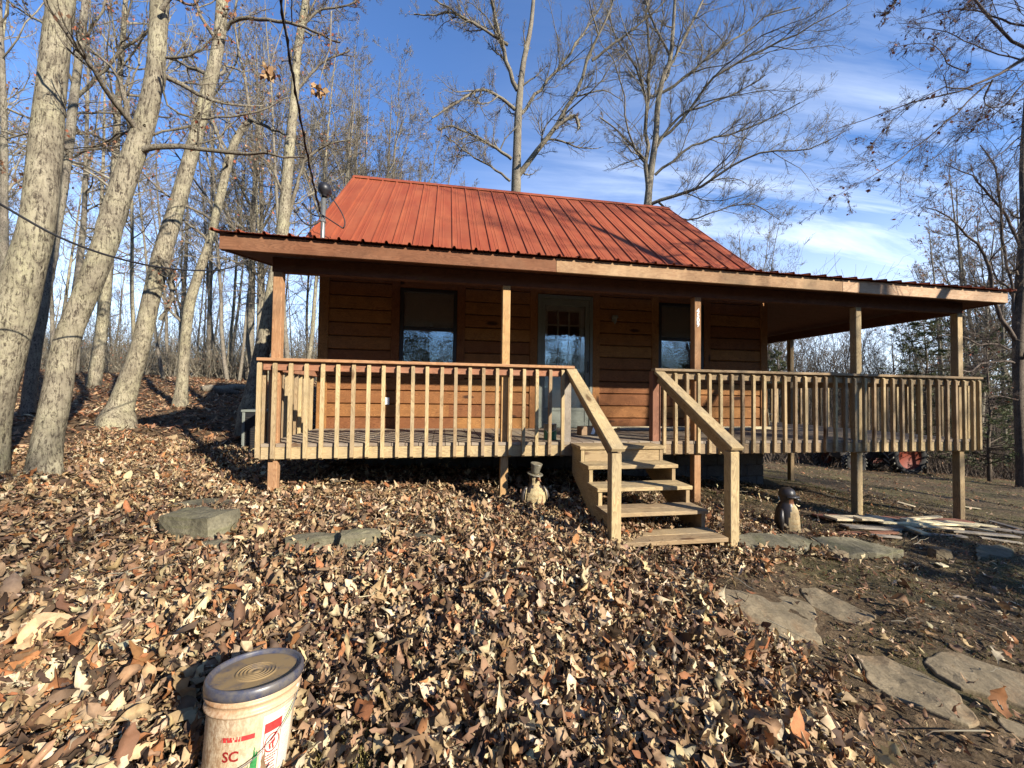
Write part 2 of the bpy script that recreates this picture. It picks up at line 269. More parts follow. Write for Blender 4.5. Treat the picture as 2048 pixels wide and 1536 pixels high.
# ------------------------------------------------------------ mesh helpers
def tag(o, label=None, cat=None, group=None, kind=None):
    if label: o['label'] = label
    if cat: o['category'] = cat
    if group: o['group'] = group
    if kind: o['kind'] = kind
    return o
def empty(name, loc=(0, 0, 0), label=None, cat=None, group=None, rz=0.0):
    o = bpy.data.objects.new(name, None); COL.objects.link(o); o.location = loc; o.rotation_euler = (0, 0, rz); o.empty_display_size = 0.1
    return tag(o, label, cat, group)
class MB:
    def __init__(s, ox=(0, 0, 0)):
        s.v = []; s.f = []; s.uv = []; s.m = []; s.cm = 0; s.o = Vector(ox)
    def off(s): return (random.randrange(400)*20 + 5 + random.random()*8, random.randrange(400)*20 + 5 + random.random()*8)
    def face(s, idx, uvs):
        s.f.append(idx); s.uv.extend(uvs); s.m.append(s.cm)
    def hexa(s, P, axis=0, off=None):
        """8 corners ordered (x0y0z0, x1y0z0, x1y1z0, x0y1z0, then z1)."""
        b = len(s.v); s.v += [tuple(Vector(p)-s.o) for p in P]; off = off or s.off()
        P = [Vector(p) for p in P]
        ax = [(P[1]-P[0]), (P[3]-P[0]), (P[4]-P[0])]; L = [a.length or 1e-6 for a in ax]; U = [a/l for a, l in zip(ax, L)]
        loc = [Vector(((p-P[0]).dot(U[0]), (p-P[0]).dot(U[1]), (p-P[0]).dot(U[2]))) for p in P]
        o1, o2 = [i for i in range(3) if i != axis]
        for q, nax in (((0, 3, 2, 1), 2), ((4, 5, 6, 7), 2), ((0, 1, 5, 4), 1), ((2, 3, 7, 6), 1), ((1, 2, 6, 5), 0), ((3, 0, 4, 7), 0)):
            uvs = []
            for i in q:
                p = loc[i]
                if nax == axis: uvs.append((off[0]+p[o1]*0.3, off[1]+p[o2]))
                else:
                    oo = o2 if nax == o1 else o1
                    uvs.append((off[0]+p[axis], off[1]+p[oo]+(0.4 if nax == o1 else 0)))
            s.face([b+i for i in q], uvs)
    def box(s, x0, x1, y0, y1, z0, z1, axis=0, off=None):
        s.hexa([(x0, y0, z0), (x1, y0, z0), (x1, y1, z0), (x0, y1, z0), (x0, y0, z1), (x1, y0, z1), (x1, y1, z1), (x0, y1, z1)], axis, off)
    def beam(s, a, b, w, h, side=None):
        """board from a to b; w across 'side', h the other way"""
        a, b = Vector(a), Vector(b); d = (b-a).normalized()
        sd = Vector(side) if side else d.cross(Vector((0, 0, 1)))
        if sd.length < 1e-4: sd = Vector((1, 0, 0))
        sd = (sd - d*sd.dot(d)).normalized(); up = sd.cross(d).normalized()
        if up.z < 0: up = -up
        P = []
        for u in (-h/2, h/2):
            for q in ((a, -w/2), (b, -w/2), (b, w/2), (a, w/2)): P.append(q[0]+sd*q[1]+up*u)
        s.hexa(P, 0)
    def tube(s, pts, rad, n=8, cap=True):
        pts = [Vector(p) for p in pts]; b = len(s.v); up = Vector((0, 0, 1))
        t0 = (pts[1]-pts[0]).normalized(); r_ = t0.cross(up)
        if r_.length < 1e-3: r_ = t0.cross(Vector((1, 0, 0)))
        r_.normalize(); L = 0
        for i, p in enumerate(pts):
            t_ = (pts[min(i+1, len(pts)-1)]-pts[max(i-1, 0)]).normalized()
            r_ = (r_-t_*r_.dot(t_)).normalized(); u_ = t_.cross(r_)
            rr_ = rad[i] if hasattr(rad, '__len__') else rad
            for k in range(n):
                a = 2*math.pi*k/n; s.v.append(tuple(p+(r_*math.cos(a)+u_*math.sin(a))*rr_-s.o))
        for i in range(len(pts)-1):
            for k in range(n):
                k2 = (k+1) % n; s.face([b+i*n+k, b+i*n+k2, b+(i+1)*n+k2, b+(i+1)*n+k], [(i, k/n)]*4)
        if cap:
            s.face([b+k for k in range(n)][::-1], [(0, 0)]*n); e = b+(len(pts)-1)*n; s.face([e+k for k in range(n)], [(0, 0)]*n)
    def lathe(s, prof, n=24, c=(0, 0, 0), sx=1, sy=1, mtx=None, th=(0, 2*math.pi)):
        b = len(s.v); full = abs(th[1]-th[0]-2*math.pi) < 1e-6; nn = n if full else n+1
        for (r_, z) in prof:
            for k in range(nn):
                a = th[0]+(th[1]-th[0])*k/n; p = Vector((r_*math.cos(a)*sx, r_*math.sin(a)*sy, z))
                if mtx: p = mtx @ p
                s.v.append(tuple(p+Vector(c)-s.o))
        for i in range(len(prof)-1):
            for k in range(n):
                k2 = (k+1) % nn if full else k+1
                s.face([b+i*nn+k, b+i*nn+k2, b+(i+1)*nn+k2, b+(i+1)*nn+k], [(k/n, i)]*4)
    def poly(s, pts, uvs=None):
        b = len(s.v); s.v += [tuple(Vector(p)-s.o) for p in pts]; s.face(list(range(b, b+len(pts))), uvs or [(p[0], p[1]) for p in pts])
    def build(s, name, mats, parent=None, smooth=False, bevel=0.0):
        me = bpy.data.meshes.new(name); me.from_pydata(s.v, [], s.f)
        ul = me.uv_layers.new(name='UVMap'); ul.data.foreach_set('uv', np.array(s.uv, dtype=np.float32).ravel())
        mats = mats if isinstance(mats, (list, tuple)) else [mats]
        for m_ in mats: me.materials.append(m_)
        me.polygons.foreach_set('material_index', s.m)
        if smooth: me.polygons.foreach_set('use_smooth', [True]*len(me.polygons))
        me.update(); o = bpy.data.objects.new(name, me); COL.objects.link(o)
        if parent: o.parent = parent
        else: o.location = s.o
        if bevel:
            b = o.modifiers.new('bevel', 'BEVEL'); b.width = bevel; b.segments = 1; b.limit_method = 'ANGLE'
        return o
def npmesh(name, V, F, mats, parent=None, smooth=False, col=None, loc=None, mi=None):
    """numpy mesh; F is (n,k) array or list of them"""
    me = bpy.data.meshes.new(name); Fs = F if isinstance(F, list) else [F]
    V = np.asarray(V, dtype=np.float32); nf = sum(len(f) for f in Fs); nl = sum(f.size for f in Fs)
    me.vertices.add(len(V)); me.vertices.foreach_set('co', V.ravel()); me.loops.add(nl)
    me.loops.foreach_set('vertex_index', np.concatenate([f.ravel() for f in Fs]).astype(np.int32)); me.polygons.add(nf)
    tot = np.concatenate([np.full(len(f), f.shape[1]) for f in Fs]); st = np.concatenate([[0], np.cumsum(tot)[:-1]])
    me.polygons.foreach_set('loop_start', st.astype(np.int32)); me.polygons.foreach_set('loop_total', tot.astype(np.int32))
    if smooth: me.polygons.foreach_set('use_smooth', np.ones(nf, dtype=bool))
    for m_ in (mats if isinstance(mats, (list, tuple)) else [mats]): me.materials.append(m_)
    if mi is not None: me.polygons.foreach_set('material_index', np.asarray(mi, dtype=np.int32))
    me.update(calc_edges=True)
    if col is not None:
        a = me.color_attributes.new('Col', 'FLOAT_COLOR', 'POINT'); c4 = np.ones((len(V), 4), dtype=np.float32); c4[:, :3] = col; a.data.foreach_set('color', c4.ravel())
    o = bpy.data.objects.new(name, me); COL.objects.link(o)
    if parent: o.parent = parent
    if loc is not None: o.location = loc
    return o
# pixel (of the 2048 photo) -> world ray
def ray(u, v):
    x = (u-1024)/FPX; y = -(v-768)/FPX
    return _F + x*_XC + y*_YC
def atD(u, v, D): return Vector(CAMP + ray(u, v)*D)
def onY(u, v, Y):
    d = ray(u, v); return Vector(CAMP + d*(Y-CY)/d[1])

# ------------------------------------------------------------ ground
GP = np.array([(0, .05, -.58), (2.43, .05, -.66), (4.91, .05, -.80), (7.26, .05, -1.01), (9.04, .05, -1.18), (9.04, 2.88, -1.21), (4.3, -1.2, -.86), (3.2, -1.2, -.74), (1.2, -3.1, -.69),
    (.3, -3.2, -.62), (1.7, -4.5, -.90), (4.5, -3, -1.03), (8, -3, -1.30), (-2.2, .3, -.40), (-2.9, .7, -.37), (-3.5, 3, .0), (-4.4, 6.2, .18), (-2.7, 6, .13), (-8.4, 15.5, 1.02), (-14, 13, 1.15), (-1.1, 2.3, -.42),
    (-4, -3, -.45), (-8, 2, .15), (-10, -8, -.3), (0, 2.2, -.5), (4, 3.5, -.75), (7.5, 3, -1.0), (4, 10, -.3), (0, 16, .8), (13.2, 4, -1.55), (17, 4, -1.75), (13, 9, -1.75), (10, 14, -1.5), (22, 8, -2.4), (20, 18, -3.0), (10, -6, -1.5), (20, -6, -1.8),
    (5, -9, -1.3), (-3, -12, -.8), (-18, 24, 1.3), (-6, 26, .9), (6, 28, -.8), (-24, 6, .9), (30, 30, -6), (0, 45, -.5), (-35, 40, .5), (45, 10, -6), (45, -20, -3), (15, -25, -1.5), (-15, -25, -.8), (-40, -10, .3), (20, 50, -6), (-30, 70, -1), (0, 80, -2.5)], dtype=float)
def _tps(P):
    n = len(P); d = np.linalg.norm(P[:, None, :2]-P[None, :, :2], axis=2); K = np.where(d > 0, d*d*np.log(d+1e-12), 0)+np.eye(n)*0.6
    Q = np.c_[np.ones(n), P[:, :2]]; A = np.zeros((n+3, n+3)); A[:n, :n] = K; A[:n, n:] = Q; A[n:, :n] = Q.T
    return np.linalg.solve(A, np.r_[P[:, 2], 0, 0, 0])
_TW = _tps(GP)
def H(x, y):
    x = np.atleast_1d(np.asarray(x, float)); y = np.atleast_1d(np.asarray(y, float)); cx_ = np.clip(x, -45, 50); cy_ = np.clip(y, -28, 82)
    out = np.empty(x.shape); xs, ys = cx_.ravel(), cy_.ravel(); res = np.empty(len(xs))
    for i in range(0, len(xs), 20000):
        a = xs[i:i+20000]; b = ys[i:i+20000]; d2 = (a[:, None]-GP[:, 0])**2+(b[:, None]-GP[:, 1])**2
        res[i:i+20000] = (np.where(d2 > 0, 0.5*d2*np.log(d2+1e-12), 0)) @ _TW[:-3]+_TW[-3]+_TW[-2]*a+_TW[-1]*b
    z = res.reshape(x.shape)
    z = z+0.018*np.sin(x*2.1+y*1.3)+0.014*np.sin(x*4.7-y*3.9+1)+0.010*np.sin(x*8.3+y*7.1)
    z = z+0.07*np.exp(-((x-1.9)**2/1.5+(y+1.9)**2/0.8))    # deep drift of leaves in front of the steps
    return z
def h1(x, y): return float(H(x, y)[0])
def gpx(u, v):
    """pixel -> point on the ground"""
    d = ray(u, v); t_ = 0.5; prev = t_
    while t_ < 90:
        p = CAMP+d*t_
        if p[2] < h1(p[0], p[1]):
            lo, hi = prev, t_
            for _ in range(14):
                mid = (lo+hi)/2; p = CAMP+d*mid
                if p[2] < h1(p[0], p[1]): hi = mid
                else: lo = mid
            return Vector(CAMP+d*hi)
        prev = t_; t_ *= 1.04
    return Vector(CAMP+d*90)
def axis_grid(lo, hi, c, fine, g=1.07, fr=6):
    pts = [c]; s_ = fine
    while pts[-1] < hi:
        pts.append(pts[-1]+s_)
        if pts[-1]-c > fr: s_ *= g
    q = [c]; s_ = fine
    while q[-1] > lo:
        q.append(q[-1]-s_)
        if c-q[-1] > fr: s_ *= g
    return np.array(sorted(set(pts+q)))
gx = axis_grid(-420, 420, 3.0, 0.09, 1.09, 7); gy = axis_grid(-120, 620, -1.0, 0.09, 1.09, 4)
XX, YY = np.meshgrid(gx, gy); ZZ = H(XX, YY)
far = np.clip((np.hypot(XX-5, YY-10)-70)/300, 0, 1); ZZ = ZZ-far*10
nx, ny = len(gx), len(gy); ii = np.arange(nx*ny).reshape(ny, nx)
Fq = np.stack([ii[:-1, :-1], ii[:-1, 1:], ii[1:, 1:], ii[1:, :-1]], -1).reshape(-1, 4)
g = npmesh('ground', np.stack([XX, YY, ZZ], -1).reshape(-1, 3), Fq, M['ground'], smooth=True); g['kind'] = 'structure'
# distant wooded hills seen through the porch
hv = []; hn = 160
for i in range(hn):
    a = R(-60+150*i/(hn-1)); d_ = 380+40*math.sin(i*.21); zt = -6+16+6*math.sin(i*.13)+3*math.sin(i*.41+1)+random.uniform(-.5, .5)
    hv += [(math.sin(a)*(d_-60), math.cos(a)*(d_-60), -24), (math.sin(a)*d_, math.cos(a)*d_, zt), (math.sin(a)*(d_+90), math.cos(a)*(d_+90), -24)]
hf = np.array([[3*i+k, 3*i+3+k, 3*i+4+k, 3*i+1+k] for i in range(hn-1) for k in (0, 1)])
o = npmesh('hills', np.array(hv), hf, M['hill'], smooth=True); o['kind'] = 'structure'
# ------------------------------------------------------------ cabin
W = 1.862; HL, HR = -0.09, 7.49; HB = 7.3; SL = 0.18; Z0 = 0.0
X5 = 9.043; XR = 9.288; RT = 0.884; RB = -0.165
FB, FT = 1.91, 2.065; XL_, XR_ = -0.427, 9.442; OV = 0.2
cabin = empty('log_cabin', (HL, W, -0.6), 'small brown log-sided cabin with a red ribbed metal roof and wraparound porch', 'cabin')
_o = Vector(cabin.location)
def part(mb, name, m_, parent=cabin, bevel=0.0, smooth=False):
    o = mb.build(name, m_, None, smooth, bevel); o.parent = parent
    # vertices were written in world space: bring them to the parent's space
    pw = Vector((0, 0, 0)); p = parent
    while p: pw += Vector(p.location); p = p.parent
    o.location = -pw+mb.o
    return o
# front wall siding with openings
OPEN = [(1.06, 1.93, 0.88, 2.17), (3.24, 4.18, -.05, 2.20), (5.38, 6.24, 0.88, 2.17)]
TR = 0.13
sd = MB(); z = -0.04; BH = 0.205
def log_board(sd, x0, x1, z0, z1, y, off):
    yb = y+0.05; e = 0.016; yf = y-0.012
    P = [(x0, z0+.003, y+.012), (x0, z0+e, yf), (x0, z1-e, yf), (x0, z1-.003, y+.012)]
    b = len(sd.v)
    for x in (x0, x1):
        for (_, zz, yy) in P: sd.v.append((x, yy, zz))
    for k in range(3):
        q = [b+k, b+4+k, b+5+k, b+1+k]; zz = [P[k][1], P[k][1], P[k+1][1], P[k+1][1]]
        sd.face(q, [(off[0]+x, off[1]+z_) for x, z_ in zip((x0, x1, x1, x0), zz)])
    sd.face([b, b+1, b+2, b+3], [(off[0], off[1])]*4); sd.face([b+7, b+6, b+5, b+4], [(off[0], off[1])]*4)
while z < 2.45:
    z1 = z+BH; xs = [HL+.12]
    for (a, b_, c_, d_) in OPEN:
        if z1 > c_+.06 and z < d_-.06: xs += [a-TR, b_+TR]
    xs.append(HR-.12)
    for i in range(0, len(xs), 2):
        a, b_ = xs[i], xs[i+1]
        cut = random.uniform(a+1, b_-1) if b_-a > 3 else None
        for (p, q) in ([(a, cut-.001), (cut+.001, b_)] if cut else [(a, b_)]): log_board(sd, p, q, z, z1, W, sd.off())
    z = z1
part(sd, 'siding', M['siding'])
bk = MB()   # dark backing sheathing behind the boards, with the openings left open
cuts = sorted([HL+.02]+[v for a, b_, _, _ in OPEN for v in (a, b_)]+[HR-.02])
for i in range(len(cuts)-1):
    a, b_ = cuts[i], cuts[i+1]; op = [q for q in OPEN if abs(q[0]-a) < 1e-6]
    if op:
        if op[0][2] > 0: bk.box(a, b_, W+.03, W+.10, -.05, op[0][2])
        bk.box(a, b_, W+.03, W+.10, op[0][3], 2.6)
    else: bk.box(a, b_, W+.03, W+.10, -.05, 2.6)
bk.box(HL+.02, HL+.10, W+.10, HB, -.05, 2.6); bk.box(HR-.10, HR-.02, W+.10, HB, -.05, 2.6); bk.box(HL+.02, HR-.02, HB, HB+.08, -.05, 2.6)
bk.box(HL+.1, HR-.1, W+.1, HB, -.06, -.04); bk.box(HL+.1, HR-.1, W+.1, HB, 2.45, 2.47)
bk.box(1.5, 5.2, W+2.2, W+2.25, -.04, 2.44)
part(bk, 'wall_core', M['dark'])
for sgn, X in ((-1, HL), (1, HR)):
    sw = MB(); z = -.04
    while z < 2.6:
        b = len(sw.v); of = sw.off(); e = .016; Y0, Y1 = W+.10, HB+.06
        P = [(X-sgn*.008, z+.003), (X+sgn*.016, z+e), (X+sgn*.016, z+BH-e), (X-sgn*.008, z+BH-.003)]
        for Y in (Y0, Y1):
            for (x_, z_) in P: sw.v.append((x_, Y, z_))
        for k in range(3): sw.face([b+k, b+4+k, b+5+k, b+1+k] if sgn < 0 else [b+1+k, b+5+k, b+4+k, b+k], [(of[0], of[1]+k*.1), (of[0]+5, of[1]+k*.1), (of[0]+5, of[1]+k*.1+.1), (of[0], of[1]+k*.1+.1)])
        z += BH
    part(sw, 'side_siding', M['siding'])
tm = MB()
for (x0, x1) in ((HL-.02, HL+.12), (HR-.12, HR+.02)): tm.box(x0, x1, W-.03, W+.03, -.05, 2.5, 2)
for s_, X in ((-1, HL), (1, HR)): tm.box(min(X, X+s_*.03)-.0, max(X, X+s_*.03), W+.032, W+.16, -.05, 2.5, 2)
for (a, b_, c_, d_) in OPEN:
    tm.box(a-TR+.003, a-.004, W-.026, W+.03, max(c_-.12, -.05), d_+.16, 2); tm.box(b_+.004, b_+TR-.003, W-.026, W+.03, max(c_-.12, -.05), d_+.16, 2)
    tm.box(a-.002, b_+.002, W-.024, W+.03, d_+.005, d_+.15, 0)
    if c_ > 0: tm.box(a-.002, b_+.002, W-.024, W+.03, c_-.12, c_-.005, 0)
part(tm, 'corner_trim', M['siding'], bevel=.004)
# windows
for (a, b_, c_, d_) in (OPEN[0], OPEN[2]):
    wn_ = empty('window', (a, W, c_)); wn_.parent = cabin; wn_.location = Vector((a, W, c_))-_o
    f = MB(); mid = (c_+d_)/2+.02; t_ = .055
    f.box(a, a+t_, W-.016, W+.06, c_, d_); f.box(b_-t_, b_, W-.016, W+.06, c_, d_); f.box(a+t_, b_-t_, W-.014, W+.06, c_, c_+t_); f.box(a+t_, b_-t_, W-.014, W+.06, d_-t_, d_); f.box(a+t_, b_-t_, W-.004, W+.05, mid-.028, mid+.028)
    part(f, 'frame', M['winframe'], wn_, .003)
    p = MB(); p.box(a+t_, b_-t_, W+.018, W+.022, c_+t_, mid-.028); p.box(a+t_, b_-t_, W+.026, W+.030, mid+.028, d_-t_); part(p, 'pane', M['glass'], wn_)
    bl = MB(); zz = d_-.06; n_ = 0
    while zz > mid-.015:
        bl.hexa([(a+.055, W+.038, zz-.006), (b_-.055, W+.038, zz-.006), (b_-.055, W+.052, zz+.008), (a+.055, W+.052, zz+.008), (a+.055, W+.038, zz-.004), (b_-.055, W+.038, zz-.004), (b_-.055, W+.052, zz+.010), (a+.055, W+.052, zz+.010)]); zz -= .0165
    bl.box(a+.056, b_-.056, W+.038, W+.052, zz-.006, zz+.010)
    part(bl, 'blind', M['blind'], wn_)
# door
dr = empty('door'); dr.parent = cabin; dr.location = Vector((3.24, W, 0))-_o
a, b_ = 3.24, 4.18
f = MB(); f.box(a, a+.05, W-.035, W+.08, 0, 2.19, 2); f.box(b_-.05, b_, W-.035, W+.08, 0, 2.19, 2); f.box(a+.05, b_-.05, W-.033, W+.08, 2.13, 2.19, 0); f.box(a, b_, W-.05, W+.08, -.03, -.002, 0)
part(f, 'frame', M['doorframe'], dr, .003)
f = MB(); A, B = a+.053, b_-.053
f.box(A, A+.075, W-.018, W+.012, .01, 2.125, 2); f.box(B-.075, B, W-.018, W+.012, .01, 2.125, 2); f.box(A+.075, B-.075, W-.017, W+.012, 2.02, 2.125); f.box(A+.075, B-.075, W-.017, W+.012, .01, .10); f.box(A+.075, B-.075, W-.017, W+.012, .285, .335); f.box(A+.075, B-.075, W-.008, W+.008, .10, .285)
f.box(A+.10, B-.10, W-.012, W-.007, .125, .26)
part(f, 'storm_door', M['doorframe'], dr, .003)
f = MB(); f.box(A+.075, B-.075, W-.004, W+.0, .335, 2.02); part(f, 'storm_glass', M['glass'], dr)
f = MB(); L0, L1, Z_0, Z_1 = 3.41, 3.985, .98, 1.95; yd = W+.055
f.box(A, L0, yd, yd+.04, .0, 2.13); f.box(L1, B, yd, yd+.04, .0, 2.13); f.box(L0, L1, yd, yd+.04, Z_1, 2.13); f.box(L0, L1, yd, yd+.04, 0, Z_0)
for (x0, x1) in ((3.40, 3.67), (3.74, 4.0)): f.box(x0, x1, yd-.006, yd, .16, .88); f.box(x0+.035, x1-.035, yd-.012, yd-.006, .20, .84)
inner = part(f, 'inner_door', M['doorwhite'], dr, .003)
f = MB(); f.box(L0, L1, yd+.018, yd+.022, Z_0, Z_1); gl = f.build('glass', M['glass'], inner)
f = MB()
for i in range(4):
    x = L0+(L1-L0)*i/3; f.box(x-.010, x+.010, yd-.008, yd+.016, Z_0, Z_1, 2)
for i in range(5):
    z = Z_0+(Z_1-Z_0)*i/4; f.box(L0, L1, yd-.006, yd+.015, z-.010, z+.010)
f.build('muntins', M['muntin'], inner)
h = MB(); h.tube([(B-.035, W-.06, .93), (B-.035, W-.06, 1.10)], .010, 8); h.tube([(B-.035, W-.06, 1.10), (B-.035, W-.018, 1.10)], .008, 8); h.tube([(B-.035, W-.06, .93), (B-.035, W-.018, .93)], .008, 8); part(h, 'handle', M['black'], dr)
ob_ = MB(); ob_.box(.86, .93, W-.035, W-.012, .36, .47); ob_.box(.872, .918, W-.040, W-.035, .37, .46); part(ob_, 'outlet_cover', M['white'], bevel=.004)
lt = MB(); lt.lathe([(0, .06), (.05, .055), (.055, .02), (.03, .0), (.028, -.05), (.0, -.09)], 14, (4.55, W-.07, 1.83)); lt.box(4.52, 4.58, W-.05, W-.014, 1.80, 1.88); part(lt, 'porch_light', M['cream'], smooth=False)
# foundation
fd = MB()
for r_ in range(4):
    z0 = -.26-.2*(r_+1); x = HL+.02-(.2 if r_ % 2 else 0)
    while x < HR-.02:
        x1 = min(x+.4, HR-.02); x0 = max(x, HL+.02); fd.box(x0+.004, x1-.004, W+.02, W+.22, z0+.004, z0+.196); x += .4
    for X0, X1 in ((HL+.02, HL+.22), (HR-.22, HR-.02)):
        y = W+.224
        while y < HB: fd.box(X0, X1, y+.004, min(y+.396, HB), z0+.004, z0+.196); y += .4
part(fd, 'foundation', M['block'], bevel=.006)
sk = MB(); sk.box(HL+.02, HR-.02, W+.01, W+.05, -.255, -.055); part(sk, 'sill_beam', M['post'])
# deck
dk = MB(); x = -.10
while x < XR-.08:
    x1 = min(x+.138, XR-.08)
    if x < HR+.03: dk.box(x, x1, .012, W-.035 if x > HL-.05 and x1 < HR+.03 else 7.2, -.036, 0-.0005*random.random()*4, 1)
    else: dk.box(x, x1, .012, 7.2, -.036, -.0005*random.random()*4, 1)
    x += .144
part(dk, 'deck', M['deckwood'], bevel=.003)
rm = MB()
rm.box(-.10, 3.10, .018, .056, RB+.003, -.0375, 0); rm.box(3.10, 4.30, .018, .056, RB+.003, -.0375); rm.box(4.30, 7.0, .018, .056, RB+.003, -.0375); rm.box(7.003, XR-.04, .018, .056, RB+.003, -.0375)
rm.box(-.10, -.062, .06, W, RB+.003, -.0375, 1); rm.box(XR-.08, XR-.042, .06, 7.2, RB+.003, -.0375, 1)
for k in range(21): rm.box(.35+.42*k, .388+.42*k, .06, W-.04, RB+.01, -.0375, 1)
part(rm, 'rim_board', M['treated'], bevel=.003)
# posts
PX = [0.0, 2.44, 4.88, 7.30, X5]
pts_ = [(x, .101) for x in PX]+[(X5, 2.90), (X5, 5.7)]
for (x, y) in pts_:
    gz = h1(x, y)-.12; b = MB(); zt = 1.80
    b.box(x-.045, x+.045, y-.045, y+.045, gz, zt, 2); part(b, 'post', M['post' if x < 6 else 'treated'], bevel=.005)
bm = MB(); bm.box(-.06, X5+.06, .062, .10, 1.80, 1.955); bm.box(-.06, X5+.06, .102, .14, 1.80, 1.955); bm.box(X5-.04, X5+.0, .142, 7.0, 1.79, 1.94, 1); bm.box(X5+.002, X5+.04, .142, 7.0, 1.79, 1.94, 1)
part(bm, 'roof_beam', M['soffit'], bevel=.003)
# fascia, seven lengths
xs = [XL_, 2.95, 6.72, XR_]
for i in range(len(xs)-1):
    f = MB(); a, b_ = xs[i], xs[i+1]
    f.box(a+.001, b_-.001, -OV-.02, -OV+.018, FB, FT, 0); part(f, 'fascia', M['fascia' if i < 1 else 'fascia_mid_shade_tint' if i < 2 else 'fascia_new'], bevel=.003)
f = MB()
f.hexa([(XL_, -OV+.02, FB), (XL_+.036, -OV+.02, FB), (XL_+.036, W-.1, FB+SL*(W+OV-.1)), (XL_, W-.1, FB+SL*(W+OV-.1)), (XL_, -OV+.02, FT), (XL_+.036, -OV+.02, FT), (XL_+.036, W-.1, FT+SL*(W+OV-.1)), (XL_, W-.1, FT+SL*(W+OV-.1))], 1)
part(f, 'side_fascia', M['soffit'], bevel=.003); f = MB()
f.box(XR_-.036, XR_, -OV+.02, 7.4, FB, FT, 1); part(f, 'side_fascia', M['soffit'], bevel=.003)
YI = W-.13; XI = XR_-(YI+OV); zI = FT+SL*(YI+OV)   # hip meets the wall here
cs = MB(); k = -.145; S_ = lambda y: FT+SL*(y+OV)+k
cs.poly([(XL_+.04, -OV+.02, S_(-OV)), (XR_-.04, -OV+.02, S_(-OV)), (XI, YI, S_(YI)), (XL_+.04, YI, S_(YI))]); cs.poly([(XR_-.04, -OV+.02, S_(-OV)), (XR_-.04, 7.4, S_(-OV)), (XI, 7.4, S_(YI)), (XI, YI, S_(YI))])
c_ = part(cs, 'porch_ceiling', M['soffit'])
jm = MB()
for k_ in range(24):
    x = XL_+.3+.41*k_
    if x < XI: jm.hexa([(x, -.16, S_(-.16)-.004), (x+.036, -.16, S_(-.16)-.004), (x+.036, YI, S_(YI)-.004), (x, YI, S_(YI)-.004), (x, -.16, S_(-.16)-.002), (x+.036, -.16, S_(-.16)-.002), (x+.036, YI, S_(YI)-.002), (x, YI, S_(YI)-.002)], 1)
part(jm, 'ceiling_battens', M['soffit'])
# metal sheets with ribs
def ribbed(name, p0, du, dv, LU, vfun, rib=.229, hrib=.02, parent=cabin, minor=True, thick=.002, m_=M['roof'], umin=0.0):
    """p0 corner, du along the eave, dv up the slope; vfun(u) -> (v0, v1) along the slope"""
    du, dv = Vector(du).normalized(), Vector(dv).normalized(); nn = du.cross(dv).normalized()
    if nn.z < 0: nn = -nn
    prof = []; u = umin
    while u < LU-1e-6:
        prof += [(u, 0), (u+.012, hrib), (u+.030, hrib), (u+.042, 0)]
        if minor:
            for q in (.092, .145): prof += [(u+q, 0), (u+q+.006, .0045), (u+q+.014, .0045), (u+q+.020, 0)]
        u += rib
    prof = [p for p in prof if p[0] < LU]+[(LU, 0)]
    b = MB(); P0 = Vector(p0); rows = []
    for (u, h_) in prof:
        v0, v1 = vfun(u); rows.append((P0+du*u+dv*v0+nn*h_, P0+du*u+dv*v1+nn*h_))
    n0 = 0
    for (a_, c_) in rows: b.v += [tuple(a_), tuple(c_), tuple(a_-nn*thick), tuple(c_-nn*thick)]
    for i in range(len(rows)-1):
        q = 4*i; b.face([q, q+4, q+5, q+1], [(0, 0)]*4); b.face([q+2, q+3, q+7, q+6], [(0, 0)]*4); b.face([q, q+2, q+6, q+4], [(0, 0)]*4); b.face([q+1, q+5, q+7, q+3], [(0, 0)]*4)
    return part(b, name, m_, parent)
RX0, RX1, RY, RZ, YE, ZE = -.263, 7.19, 4.587, 5.254, 1.651, 2.742
sl = math.hypot(RY-YE, RZ-ZE)
pr_ = empty('roof'); pr_.parent = cabin; pr_.location = (0, 0, 0)
ribbed('front_roof_sheet', (RX0, YE, ZE), (1, 0, 0), (0, RY-YE, RZ-ZE), RX1-RX0, lambda u: (0, sl), rib=.2985, hrib=.022, parent=pr_)
ribbed('rear_roof_sheet', (RX0, 2*RY-YE, ZE), (1, 0, 0), (0, -(RY-YE), RZ-ZE), RX1-RX0, lambda u: (0, sl-.01), rib=.2985, hrib=.022, parent=pr_, minor=False)
rc = MB()
for s_ in (-1, 1): rc.hexa([(RX0-.01, RY, RZ+.020), (RX1+.01, RY, RZ+.020), (RX1+.01, RY+s_*.13, RZ+.026-.111), (RX0-.01, RY+s_*.13, RZ+.026-.111), (RX0-.01, RY, RZ+.032), (RX1+.01, RY, RZ+.032), (RX1+.01, RY+s_*.13, RZ+.038-.111), (RX0-.01, RY+s_*.13, RZ+.038-.111)])
part(rc, 'ridge_cap', M['roof'], pr_)
for X in (RX0-.012, RX1-.010):
    rk = MB()
    for s_ in (-1, 1):
        P = [(X, RY, RZ-.11), (X+.022, RY, RZ-.11), (X+.022, RY+s_*(RY-YE), ZE-.11), (X, RY+s_*(RY-YE), ZE-.11), (X, RY, RZ+.012), (X+.022, RY, RZ+.012), (X+.022, RY+s_*(RY-YE), ZE+.012), (X, RY+s_*(RY-YE), ZE+.012)]
        rk.hexa(P, 1)
    part(rk, 'rake_trim', M['roof'], pr_)
gb = MB()
for X in (HL+.02, HR-.3): gb.poly([(X, W+.05, 2.5), (X, HB, 2.5), (X, RY, RZ-.15)] )
gb.box(HL+.02, HR-.3, W+.02, W+.06, 2.4, ZE+.08)
part(gb, 'gable_wall', M['siding'])
cosS = math.hypot(1, SL)
def vf(u):
    x = XL_-.05+u; lim = (YI+OV+.055) if x < XI else max(.02, (XR_+.05-x))
    return (0, lim*cosS)
